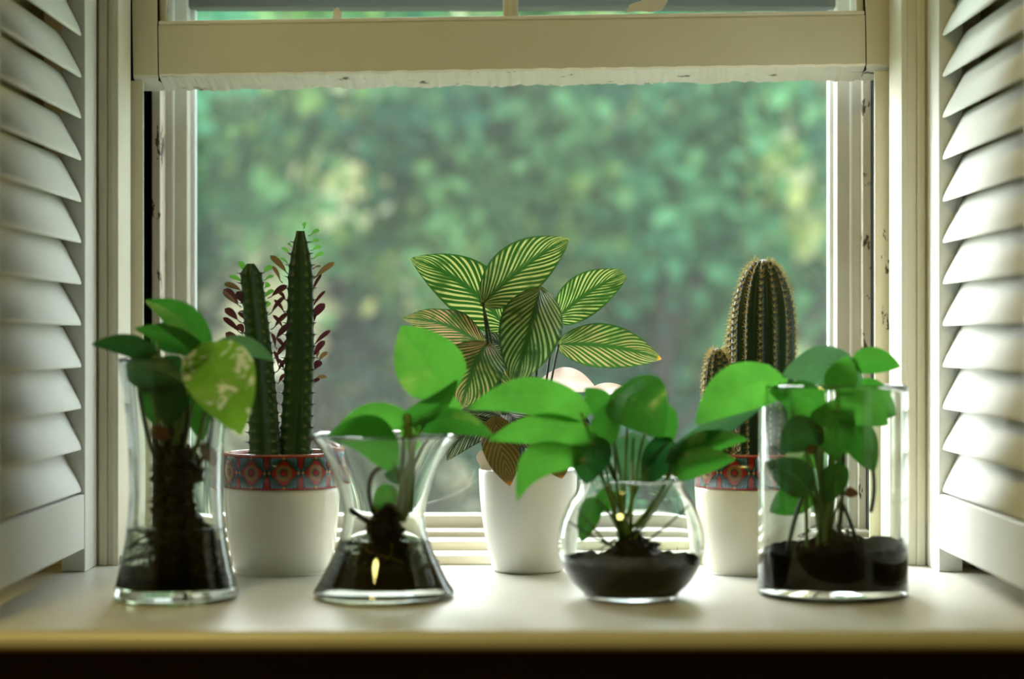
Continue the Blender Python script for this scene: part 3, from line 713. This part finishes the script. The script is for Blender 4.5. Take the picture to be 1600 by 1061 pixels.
# ---- euphorbia
eup = empty('euphorbia', (potA.location.x, potA.location.y, 0.12)); tag(eup, 'dark green euphorbia with two upright stems and small purple leaves', 'plant')
def euph_col(p0, p1, rad, rot, seed, tp):
    g = random.Random(seed); bm = bmesh.new(); O = eup.location
    nodes = 20; nz, na = nodes * 6, 36; L = (p1 - p0).length; ax = (p1 - p0) / L; rows = []
    def rad_at(t): return rad * (1.22 - .40 * t) * (1.0 if t < tp else .35 + .65 * (1 - ((t - tp) / (1 - tp)) ** 1.6))
    for i in range(nz + 1):
        t = i / nz; c = p0 + (p1 - p0) * t - O + Vector((.003 * math.sin(t * 3), 0, 0))
        fr = (t * nodes) % 1.0; sc = 1.0 + .12 * (abs(2 * fr - 1) ** 3 - .4)
        tw = rot + .12 * math.sin(t * 2.0 + seed); row = []
        for k in range(na):
            th = 2 * PI * k / na; d = abs(math.cos(1.5 * (th - tw)))
            rr = rad_at(t) * (0.46 + 0.56 * d ** 1.7 * (sc + (sc - 1) * .6))
            row.append(bm.verts.new(c + Vector((math.cos(th) * rr, math.sin(th) * rr, 0))))
        rows.append(row)
    for i in range(nz):
        for k in range(na): bm.faces.new((rows[i][k], rows[i][(k+1) % na], rows[i+1][(k+1) % na], rows[i+1][k]))
    bm.faces.new(rows[0]); bm.faces.new(rows[-1])
    mesh('stem', bm, M['euph'], eup)
    # thorn pairs on the ridges
    bm = bmesh.new(); sites = []
    for rdg in range(3):
        th = rot + rdg * 2 * PI / 3
        for q in range(nodes):
            t = q / nodes; th = rot + rdg * 2 * PI / 3 + .12 * math.sin(t * 2.0 + seed)
            c = p0 + (p1 - p0) * t + Vector((.003 * math.sin(t * 3), 0, 0)); rr = rad_at(t) * 1.06
            dirv = Vector((math.cos(th), math.sin(th), 0)); p = c + dirv * rr
            for sg in (-1, 1):
                tube(bm, [p - O - dirv * .001, p - O + dirv * .0042 + Vector((0, 0, .0012)) + dirv.cross(Vector((0, 0, 1))) * sg * .0018], [.0010, .0002], 4)
            sites.append((t, th, p, dirv))
    th_o = mesh('thorns', bm, M['thorn'], eup); th_o['kind'] = 'stuff'
    return sites
def W2(px, py): return W(px, py, POT_D)
s1 = euph_col(W(417, 722, POT_D - .005), W(392, 412, POT_D - .005), 0.0172, math.radians(204), 3, .94)
s2 = euph_col(W(463, 722, POT_D + .008), W(469, 361, POT_D + .008), 0.0180, math.radians(208), 5, .80)
# small leaves, each its own blade: (base px, tip px, width px, material, depth)
EL = [((384,428),(373,408),9,'e_green'), ((382,442),(358,431),7,'e_green'), ((380,455),(350,443),9,'e_mixed'), ((376,480),(349,452),15,'e_purple'), ((382,477),(370,455),14,'e_purple'),
 ((375,503),(351,482),12,'e_purple'), ((382,500),(374,486),11,'e_purple'), ((378,522),(348,496),9,'e_purple'), ((382,522),(371,507),11,'e_purple'), ((380,541),(352,520),12,'e_purple'), ((384,545),(353,536),8,'e_purple'),
 ((386,562),(360,548),11,'e_purple'), ((388,580),(362,566),10,'e_purple'), ((390,598),(368,580),8,'e_purple'), ((383,592),(372,570),9,'e_purple'), ((392,615),(376,604),6,'e_purple'),
 ((410,427),(426,416),8,'e_green'), ((412,438),(428,431),5,'e_green'), ((413,450),(422,444),9,'e_green'), ((411,466),(428,453),7,'e_green'), ((415,482),(420,471),12,'e_green'), ((420,466),(449,446),10,'e_purple'),
 ((421,492),(445,463),7,'e_purple'), ((425,515),(450,489),8,'e_purple'), ((428,533),(453,506),10,'e_purple'), ((437,545),(459,527),7,'e_purple'), ((430,560),(446,540),8,'e_purple'), ((432,582),(450,560),7,'e_purple'), ((434,600),(447,584),6,'e_purple'), ((431,545),(424,520),6,'e_purple'), ((436,575),(428,548),6,'e_purple'),
 ((452,430),(422,399),10,'e_mixed'), ((440,442),(425,415),6,'e_mixed'), ((452,413),(437,403),4,'e_green'), ((454,398),(440,387),5,'e_green'), ((456,385),(449,381),4,'e_green'), ((448,470),(434,455),6,'e_purple'), ((446,490),(428,468),6,'e_purple'), ((444,515),(426,492),6,'e_purple'), ((447,548),(432,528),6,'e_purple'), ((445,580),(434,560),6,'e_purple'),
 ((476,357),(477,347),6,'e_green'), ((484,368),(499,359),6,'e_green'), ((485,379),(499,375),6,'e_green'), ((487,391),(502,385),6,'e_green'), ((488,404),(507,395),6,'e_green'), ((488,437),(523,410),9,'e_mixed'), ((487,420),(502,416),3,'e_mixed'), ((486,459),(503,428),5,'e_purple'), ((486,482),(509,454),5,'e_purple'), ((482,504),(508,474),13,'e_purple'), ((484,522),(494,488),7,'e_purple'),
 ((488,541),(517,516),7,'e_purple'), ((487,560),(508,532),10,'e_purple'), ((496,566),(512,550),7,'e_mixed'), ((485,580),(503,565),11,'e_purple'), ((490,592),(511,589),6,'e_mixed'), ((484,602),(500,592),6,'e_purple'), ((495,560),(494,546),7,'e_mixed')]
ge = random.Random(9)
for i, ((x0, y0), (x1, y1), w, mt) in enumerate(EL):
    d = POT_D + (-.005 if x0 < 432 else .008)
    mid = (x0 + (x1 - x0) * .16, y0 + (y1 - y0) * .16)
    lf = leaf('leaf', eup, W(mid[0], mid[1], d - .003), W(x1, y1, d + ge.uniform(-.012, .006)), w / F * d, M[mt], 'e', arch=.0012, fold=.2, nt=8, nc=4, seed=i)
    stem('leaf_stalk', eup, W(x0 + (-2 if x1 > x0 else 2), y0, d), W((x0 + mid[0]) / 2, (y0 + mid[1]) / 2 + 1, d), W(mid[0] + (x1 - x0) * .12, mid[1] + (y1 - y0) * .12, d - .003), .0008, .0006, M['thorn' if mt != 'e_green' else 'e_green'], 4, 4)

# ---- cactus
cac = empty('cactus', (potC.location.x, potC.location.y, 0.12)); tag(cac, 'ribbed green cactus of three columns with yellow spines in banded pot', 'plant')
def cactus_col(bx_, by_, tx, ty, rpx, dd, ribs, seed):
    g = random.Random(seed); D = POT_D + dd; p0 = W(bx_, by_, D); p1 = W(tx, ty, D); R = rpx / F * D; L = p1.z - p0.z; O = cac.location
    sub = 6; na = ribs * sub; nz = 44; bm = bmesh.new(); rows = []
    def R_at(t): return R * (0.80 + 0.20 * min(1, t / .45)) * (1.0 if t < .62 else math.sqrt(max(0.0, 1 - ((t - .62) / .38) ** 2.1)) * 1.0)
    for i in range(nz):
        t = 1 - (1 - i / nz) ** 1.25; c = p0.lerp(p1, t) - O; r = R_at(t)
        row = []
        for k in range(na):
            th = 2 * PI * k / na; rr = r * (1 - .17 * (.5 - .5 * math.cos(ribs * th)))
            row.append(bm.verts.new(c + Vector((math.cos(th) * rr, math.sin(th) * rr, 0))))
        rows.append(row)
    top = bm.verts.new(p1 - O)
    for i in range(nz - 1):
        for k in range(na): bm.faces.new((rows[i][k], rows[i][(k+1) % na], rows[i+1][(k+1) % na], rows[i+1][k]))
    for k in range(na): bm.faces.new((rows[-1][k], rows[-1][(k+1) % na], top))
    bm.faces.new(rows[0])
    col = mesh('column', bm, M['cactus'], cac)
    bm = bmesh.new(); step = .0072; n = int(L / step)
    for rb in range(ribs):
        th = 2 * PI * rb / ribs; dv = Vector((math.cos(th), math.sin(th), 0))
        for q in range(n + 1):
            t = (q + .5 * (rb % 2)) / n
            if t > .995: continue
            r = R_at(t); p = p0.lerp(p1, t) + dv * r * 1.0 - O
            nd = (dv + Vector((0, 0, .25 if t < .62 else .25 + 2.2 * (t - .62)))).normalized(); sd = nd.cross(Vector((0, 0, 1))).normalized(); u = sd.cross(nd)
            ln = .0058 if t < .9 else .0075
            for k in range(8):
                a = 2 * PI * k / 8 + g.uniform(-.3, .3); sp = .75 if k else .1
                e = (nd * (1 - .4 * sp) + (sd * math.cos(a) + u * math.sin(a)) * sp).normalized() * ln * g.uniform(.7, 1.2)
                tube(bm, [p, p + e], [.00042, .00010], 3, cap=False)
            bmesh.ops.create_icosphere(bm, subdivisions=1, radius=.0011, matrix=Matrix.Translation(p + nd * .0003))
    sp = mesh('spines', bm, M['spine'], col); sp['kind'] = 'stuff'
cactus_col(1192, 722, 1193, 405, 50, .0, 14, 1)
cactus_col(1124, 722, 1121, 544, 23, -.02, 12, 2)
cactus_col(1156, 722, 1158, 486, 25, .018, 12, 3)

# ================================================================== GLASS VASES
def vase(name, px, D, outer, base_t, wall, label, seg=80):
    loc = W(px, 530.5, D); loc.z = 0.0005
    bm = bmesh.new()
    o = smooth_prof(outer, 7)
    H = outer[-1][1]
    inner = [(max(r - wall, 0.001), z) for r, z in o if z > base_t + .004]
    prof = [(0, 0.0)] + o + [(outer[-1][0] - wall * .5, H + wall * .45)] + inner[::-1] + [(inner[0][0] - .004, base_t + .001), (inner[0][0] * .6, base_t), (0, base_t)]
    lathe(bm, prof, seg); ob = mesh(name, bm, M['glass']); ob.location = loc; tag(ob, label, 'vase', 'glass vases with pothos cuttings')
    return loc, o
def r_in(o, z):
    for (r0, z0), (r1, z1) in zip(o[:-1], o[1:]):
        if z0 <= z <= z1 and z1 > z0: return r0 + (r1 - r0) * (z - z0) / (z1 - z0)
    return o[-1][0]
def water(loc, o, z0, z1, wall, label):
    bm = bmesh.new(); zs = [z0 + (z1 - z0) * k / 14 for k in range(15)]
    pr = [(0, z0)] + [(r_in(o, z) - wall * .55, z) for z in zs] + [(0, z1)]
    lathe(bm, pr, 80); ob = mesh('water', bm, M['water']); ob.location = loc; tag(ob, label, 'water', kind='stuff'); return ob
def soil_in(name, loc, o, z0, z1, wall, label, seed, slope=0.0, rough=.006, mat='soil'):
    g = random.Random(seed); bm = bmesh.new(); zs = [z0 + (z1 - z0) * k / 8 for k in range(9)]
    rt = r_in(o, z1) - wall + .0007
    lathe(bm, [(0, z0)] + [(r_in(o, z) - wall + .0007, z) for z in zs] + [(rt * q, z1) for q in (.9, .78, .66, .54, .42, .3, .18, .08)] + [(0, z1)], 56)
    for v in bm.verts:
        rr = math.hypot(v.co.x, v.co.y)
        if v.co.z > z1 - .001:
            v.co.z += g.uniform(-rough, rough) + slope * v.co.x - .05 * max(0, rr - .02) + .003
    ob = mesh(name, bm, M[mat]); ob.location = loc; tag(ob, label, 'soil', kind='stuff'); return ob
V1, o1 = vase('glass_vase', 275, 2.075, [(0.058, 0.0), (0.0635, 0.003), (0.0640, 0.008), (0.0600, 0.024), (0.0525, 0.060), (0.0490, 0.095), (0.0483, 0.125), (0.0500, 0.170), (0.0545, 0.215), (0.0605, 0.2490)], .013, .0028, 'tall flared clear glass vase packed with dark roots, leftmost on the sill')
V2, o2 = vase('glass_vase', 600, 2.085, [(0.068, 0.0), (0.0730, 0.003), (0.0730, 0.0075), (0.0655, 0.020), (0.0520, 0.048), (0.0435, 0.075), (0.0440, 0.098), (0.0530, 0.128), (0.0665, 0.154), (0.0785, 0.1695)], .014, .0028, 'short hourglass shaped clear glass vase between the euphorbia and white pot')
V3, o3 = vase('glass_vase', 986, 2.075, [(0.040, 0.0), (0.0485, 0.002), (0.0500, 0.006), (0.0620, 0.018), (0.0725, 0.036), (0.0762, 0.057), (0.0735, 0.078), (0.0655, 0.098), (0.0565, 0.112), (0.0545, 0.119), (0.0555, 0.1235)], .007, .0024, 'round clear glass fishbowl vase with dark soil and pothos')
V4, o4 = vase('glass_vase', 1301, 2.105, [(0.072, 0.0), (0.0780, 0.003), (0.0787, 0.010), (0.0787, 0.08), (0.0787, 0.15), (0.0787, 0.2205)], .011, .0030, 'straight clear glass cylinder vase with dark soil, rightmost on the sill')
soil_in('sediment', V1, o1, .0138, .024, .0028, 'black sediment at the bottom of the tall flared vase', 7, .0, .003)
soil_in('sediment', V2, o2, .0148, .031, .0028, 'brown root debris at the bottom of the hourglass vase', 8, .05, .004, 'debris')
water(V1, o1, .0125, .074, .0028, 'water in the bottom of the tall flared vase')
water(V2, o2, .0135, .060, .0028, 'water in the bottom of the hourglass vase')

soil_in('wet_soil', V3, o3, .0078, .040, .0024, 'dark soil filling the bottom of the fishbowl vase', 5, .0, .005)
soil_in('wet_soil', V4, o4, .0118, .050, .0030, 'dark soil filling the bottom of the cylinder vase', 6, .08, .005)

def roots(parent, loc, o, wall, n, z_top, z_bot, spread, mats, seed, r=(.0006, .0014), cx=0.0, lowz=.016):
    """tangled roots from the stems down into the vase"""
    g = random.Random(seed); bms = [bmesh.new() for _ in mats]; O = parent.location
    for i in range(n):
        zt = g.uniform(z_bot + .4 * (z_top - z_bot), z_top); zb = max(lowz, g.uniform(z_bot, zt - .02))
        a = g.uniform(0, 2 * PI); r0 = g.uniform(0, .35); r1 = g.uniform(.15, 1.0) ** .8
        pts = []; k = 9; a2 = a + g.uniform(-1.8, 1.8)
        for q in range(k):
            t = q / (k - 1); z = zt + (zb - zt) * t
            lim = r_in(o, max(z, lowz)) - wall - .0025
            rr = lim * min(.97, (r0 + (r1 - r0) * t) * spread(z))
            an = a + (a2 - a) * t + .35 * math.sin(t * 7 + i)
            pts.append(Vector((loc.x + cx * min(1, spread(z)) + math.cos(an) * rr, loc.y + math.sin(an) * rr, z)) - O)
        m = i % len(mats); rad = g.uniform(*r)
        tube(bms[m], pts, [rad * (1 - .6 * q / (k - 1)) for q in range(k)], 4)
    for b_, m in zip(bms, mats):
        ob = mesh('roots', b_, M[m], parent); ob['kind'] = 'stuff'
def root_core(parent, pts, rad, mat, seed, rag=.006):
    """ragged clump of matted roots: noisy core with stubby fibres standing out"""
    from mathutils import noise as mn
    g = random.Random(seed); bm = bmesh.new(); loc = [p - parent.location for p in pts]
    n = 5 * (len(loc) - 1); P_ = []; R_ = []
    for i in range(n + 1):
        u = i / 5; k = min(int(u), len(loc) - 2); f = u - k
        P_.append(loc[k].lerp(loc[k + 1], f)); R_.append(rad[k] + (rad[k + 1] - rad[k]) * f)
    tube(bm, P_, R_, 26)
    for v in bm.verts:
        i = min(range(len(P_)), key=lambda q: (P_[q] - v.co).length); d = (v.co - P_[i])
        if d.length > 1e-6: v.co += d.normalized() * (mn.noise(v.co * 130) + .7 * mn.noise(v.co * 300)) * rag + Vector((0, 0, g.uniform(-.002, .002)))
    ob = mesh('root_ball', bm, M[mat], parent, smooth=False)
    bm = bmesh.new()
    for q in range(150):
        i = g.randint(1, n - 1); a_ = g.uniform(0, 2 * PI); d = Vector((math.cos(a_), math.sin(a_), 0)); st = P_[i] + d * R_[i] * .6
        e = st + d * (R_[i] * .55 + g.uniform(.001, .007)) + Vector((0, 0, g.uniform(-.012, .006)))
        tube(bm, bez(st, (st + e) / 2 + Vector((g.uniform(-.004, .004), g.uniform(-.004, .004), g.uniform(-.003, .006))), e, 5), [.0011, .0010, .0009, .0007, .0004], 4)
    fb = mesh('rootlets', bm, M[mat], parent); fb['kind'] = 'stuff'
    return ob

def pothos(name, loc, D, label, LV, hub, hub_d=0.0):
    pl = empty(name, Vector(loc) + Vector((0, 0, .02))); tag(pl, label, 'plant', 'pothos cuttings in glass vases')
    for i, (b, t_, w, mt, kw) in enumerate(LV):
        kw = dict(kw); st = kw.pop('st', None); hb = kw.pop('hub', hub)
        bp = W(b[0], b[1], D + b[2]); tp = W(t_[0], t_[1], D + t_[2])
        lf = leaf('leaf', pl, bp, tp, w / F * (D + b[2]) * 1.05, M[mt], 'p', seed=i, **kw)
        if mt == 'p_var': lf['label'] = 'yellow green leaf with white patches'
        h = W(hb[0] + (i % 5 - 2) * 4, hb[1] + (i % 3) * 8, D + hub_d + (i % 4 - 1.5) * .006)
        mid = W(*st, D + b[2] * .6) if st else Vector((bp.x * .35 + h.x * .65, (bp.y + h.y) / 2, bp.z * .75 + h.z * .25))
        stem('stem', pl, h, mid, bp, .0021, .0013, M['stem'])
    return pl
# V1 : tall flared vase
L1 = [((318,546,-.01),(226,469,.0),50,'p_mid',dict(arch=.010,fold=.25)),
      ((322,548,-.03),(377,681,-.075),104,'p_var',dict(arch=.004,bow=.02,fold=-.12)),
      ((312,552,-.01),(209,513,-.02),38,'p_mid',dict(arch=.006,fold=.2,roll=.4)),
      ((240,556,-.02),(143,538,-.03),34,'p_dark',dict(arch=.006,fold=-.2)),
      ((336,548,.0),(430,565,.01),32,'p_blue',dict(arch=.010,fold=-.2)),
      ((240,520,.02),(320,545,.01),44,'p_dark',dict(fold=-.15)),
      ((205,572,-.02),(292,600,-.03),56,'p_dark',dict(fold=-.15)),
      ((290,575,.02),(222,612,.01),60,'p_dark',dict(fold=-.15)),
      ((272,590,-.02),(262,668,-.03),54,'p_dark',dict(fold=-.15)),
      ((300,600,.015),(318,690,.02),44,'p_mid',dict(fold=-.15)),
      ((228,600,.01),(246,668,.015),34,'p_mid',dict(fold=-.15)),
      ((238,672,-.03),(268,684,-.03),22,'p_brown',dict(fold=-.3,wave=.3)),
      ((318,694,-.01),(336,730,-.02),20,'p_brown',dict(fold=-.3,wave=.3))]
p1 = pothos('pothos', V1, 2.075, 'pothos with a mottled yellow green leaf in the tall flared vase', L1, (276, 720))
sp1 = lambda z: 0.58 if z > .075 else .58 + .55 * min(1, (.075 - z) / .03)
roots(p1, V1, o1, .0028, 190, .175, .016, sp1, ['root', 'root', 'root', 'root_tan'], 21, (.0007, .0017), cx=.004)
roots(p1, V1, o1, .0028, 110, .080, .016, lambda z: 1.0, ['root', 'root_tan'], 31, (.0006, .0015), cx=.0)
root_core(p1, [V1 + Vector((x, 0, z)) for x, z in ((-.006, .176), (-.004, .158), (.004, .135), (-.005, .110), (-.001, .088), (.008, .060), (.014, .04), (.010, .017))], [.005, .013, .023, .017, .021, .024, .026, .034], 'root', 3, .014)
for k, (x0, y0, x1, y1, x2, y2) in enumerate(((262, 720, 235, 650, 246, 590), (270, 720, 262, 640, 275, 570), (284, 720, 300, 640, 290, 560), (290, 730, 325, 680, 322, 590), (250, 730, 228, 690, 216, 600), (300, 740, 335, 700, 330, 640))):
    stem('vine', p1, W(x0, y0, 2.07), W(x1, y1, 2.065), W(x2, y2, 2.06), .0026, .0018, M['stem_dark' if k % 3 else 'stem'])
# V2 : hourglass vase
L2 = [((703,604,-.01),(626,509,.01),100,'p_bright',dict(arch=-.004,fold=.15)),
      ((636,652,-.01),(716,592,-.03),34,'p_mid',dict(arch=-.008,fold=.3)),
      ((636,660,.0),(521,677,-.02),40,'p_bright',dict(arch=.012,fold=-.2)),
      ((614,722,-.02),(508,682,-.035),62,'p_mid',dict(arch=.018,fold=-.15)),
      ((652,664,-.01),(774,684,-.03),40,'p_mid',dict(arch=.010,fold=-.2)),
      ((690,662,.02),(688,606,.03),62,'p_bright',dict(fold=.1)),
      ((612,762,.0),(586,800,.0),34,'p_mid',dict(fold=-.1)),
      ((648,700,.01),(628,648,.01),26,'p_bright',dict(fold=.2)),
      ((640,745,.0),(600,742,-.01),26,'p_dark',dict(fold=-.2))]
p2 = pothos('pothos', V2, 2.085, 'pothos with one large upright bright leaf in the hourglass vase', L2, (628, 800))
sp2 = lambda z: .72 if z > .06 else .72 + .3 * min(1, (.06 - z) / .02)
roots(p2, V2, o2, .0028, 120, .095, .016, sp2, ['root', 'root_tan', 'root', 'root_pale'], 22, (.0006, .0015))
roots(p2, V2, o2, .0028, 80, .070, .018, lambda z: 1.0, ['root', 'root_tan'], 32, (.0006, .0014), cx=.0)
root_core(p2, [V2 + Vector((x, 0, z)) for x, z in ((.008, .098), (.006, .085), (.000, .074), (.004, .055), (.004, .035), (.0, .018))], [.004, .010, .016, .015, .024, .036], 'root', 4, .010)
stem('vine', p2, W(588, 812, 2.085), W(560, 745, 2.08), W(598, 728, 2.07), .0022, .0028, M['root'])
stem('vine', p2, W(590, 815, 2.07), W(575, 820, 2.06), W(548, 795, 2.06), .0026, .0030, M['root'])
stem('vine', p2, W(640, 800, 2.085), W(650, 730, 2.085), W(636, 646, 2.075), .0035, .0042, M['stem'])
# V3 : fishbowl
L3 = [((908,645,-.02),(730,640,-.04),58,'p_bright',dict(arch=.016,fold=-.15,st=(925,690))),
      ((966,616,-.01),(1036,684,-.05),92,'p_mid',dict(arch=.010,bow=.012,fold=-.12,st=(950,680))),
      ((940,694,-.01),(956,622,-.01),44,'p_mid',dict(fold=.2)),
      ((924,690,-.02),(762,689,-.04),50,'p_bright',dict(arch=.012,fold=-.18)),
      ((906,716,-.03),(808,784,-.06),52,'p_bright',dict(arch=.022,fold=-.2)),
      ((924,684,-.01),(916,758,-.03),66,'p_dark',dict(bow=.01,fold=-.12)),
      ((1052,716,.0),(1194,634,.01),34,'p_blue',dict(arch=.004,fold=.25,st=(1030,790))),
      ((1062,708,.0),(1170,687,-.01),36,'p_mid',dict(arch=.006,fold=-.2,st=(1030,790))),
      ((1058,738,-.01),(1150,718,-.02),42,'p_mid',dict(arch=.006,fold=-.2,st=(1030,790))),
      ((990,684,.03),(986,764,.035),58,'p_blue',dict(fold=-.1)),
      ((1044,690,.01),(1006,758,.0),50,'p_dark',dict(fold=-.15)),
      ((984,612,.01),(1044,617,.02),24,'p_mid',dict(arch=.004,fold=-.2)),
      ((946,640,.02),(914,606,.015),40,'p_mid',dict(fold=.15)),
      ((1020,640,.02),(1052,690,.01),54,'p_mid',dict(fold=-.12)),
      ((958,770,.0),(930,800,.01),34,'p_mid',dict(fold=-.1)),
      ((928,782,.0),(908,848,.0),34,'p_mid',dict(fold=-.1))]  # last blade stands in for a green reflection inside the bowl
p3 = pothos('pothos', V3, 2.075, 'bushy pothos spreading out of the round fishbowl vase', L3, (978, 838))
sp3 = lambda z: .8
roots(p3, V3, o3, .0024, 60, .066, .030, sp3, ['root', 'root_tan'], 23, (.0006, .0014), lowz=.02)
root_core(p3, [V3 + Vector((x, 0, z)) for x, z in ((.0, .068), (.002, .056), (.006, .04), (.006, .03))], [.006, .016, .030, .03], 'root', 6, .009)
for k, (x0, y0, x1, y1) in enumerate(((950, 850, 905, 795), (960, 855, 890, 815), (1005, 850, 1075, 790), (960, 860, 925, 880))):
    stem('vine', p3, W(x0, y0, 2.06), W((x0 + x1) / 2, (y0 + y1) / 2 + 6, 2.05), W(x1, y1, 2.05), .0014, .0010, M['stem_dark'])
# V4 : cylinder
L4 = [((1338,590,.0),(1220,588,-.02),62,'p_blue',dict(arch=.012,fold=-.15)),
      ((1336,566,.0),(1408,573,-.01),40,'p_mid',dict(arch=.004,fold=-.2)),
      ((1308,612,-.03),(1326,556,-.03),50,'p_bright',dict(fold=.15)),
      ((1218,598,-.02),(1086,664,-.06),74,'p_bright',dict(arch=.014,fold=-.12,st=(1245,640))),
      ((1308,630,-.03),(1388,664,-.04),58,'p_bright',dict(arch=.006,fold=-.15)),
      ((1335,612,.02),(1402,648,.01),62,'p_mid',dict(fold=-.1)),
      ((1284,636,-.02),(1204,612,-.03),50,'p_mid',dict(arch=.004,fold=-.15)),
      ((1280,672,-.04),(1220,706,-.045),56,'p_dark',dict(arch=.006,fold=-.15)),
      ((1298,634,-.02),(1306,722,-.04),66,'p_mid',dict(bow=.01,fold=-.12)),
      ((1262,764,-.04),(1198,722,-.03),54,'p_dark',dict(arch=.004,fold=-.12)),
      ((1264,766,.0),(1202,800,.01),50,'p_mid',dict(fold=-.12)),
      ((1332,660,-.02),(1366,738,-.03),50,'p_mid',dict(fold=-.12)),
      ((1250,620,.02),(1272,690,.03),54,'p_mid',dict(fold=-.12)),
      ((1340,640,.03),(1316,712,.03),56,'p_bright',dict(fold=-.12)),
      ((1228,720,.0),(1258,704,-.01),18,'p_var',dict(fold=-.2)),
      ((1262,706,-.045),(1278,696,-.05),14,'p_brown',dict(fold=-.2)),
      ((1312,728,-.03),(1288,790,-.02),40,'p_mid',dict(fold=-.12)),
      ((1322,768,-.03),(1342,772,-.03),16,'p_brown',dict(fold=-.2)),
      ((1270,690,.01),(1240,745,.02),48,'p_bright',dict(fold=-.12))]
p4 = pothos('pothos', V4, 2.105, 'dense pothos crowding the straight cylinder vase', L4, (1290, 850))
roots(p4, V4, o4, .0030, 50, .075, .035, lambda z: .85, ['root', 'root_tan'], 24, (.0007, .0016), lowz=.03)
for k, (x0, y0, x1, y1, x2, y2) in enumerate(((1228, 880, 1240, 800, 1262, 760), (1260, 880, 1262, 800, 1258, 740), (1345, 870, 1330, 810, 1312, 780), (1290, 880, 1290, 780, 1300, 680), (1305, 880, 1320, 780, 1318, 690), (1275, 880, 1285, 800, 1280, 700), (1360, 800, 1372, 760, 1358, 700))):
    stem('vine', p4, W(x0, y0, 2.09), W(x1, y1, 2.085), W(x2, y2, 2.085), .0024, .0022, M['stem' if k % 2 else 'stem_dark'])

# ---- cobweb on the screen
cw = empty('cobweb', W(700, 775, 2.598)); tag(cw, 'thin white cobweb strand across the lower insect screen beside the white pot', 'cobweb')
for l in ([(668, 786), (690, 780), (715, 770), (735, 758), (748, 748)], [(715, 770), (732, 760), (742, 735)], [(735, 758), (728, 745), (722, 732)]):
    bm = bmesh.new(); tube(bm, [W(x, y, 2.598) - cw.location for x, y in l], .00018, 4); mesh('strand', bm, M['web'], cw)
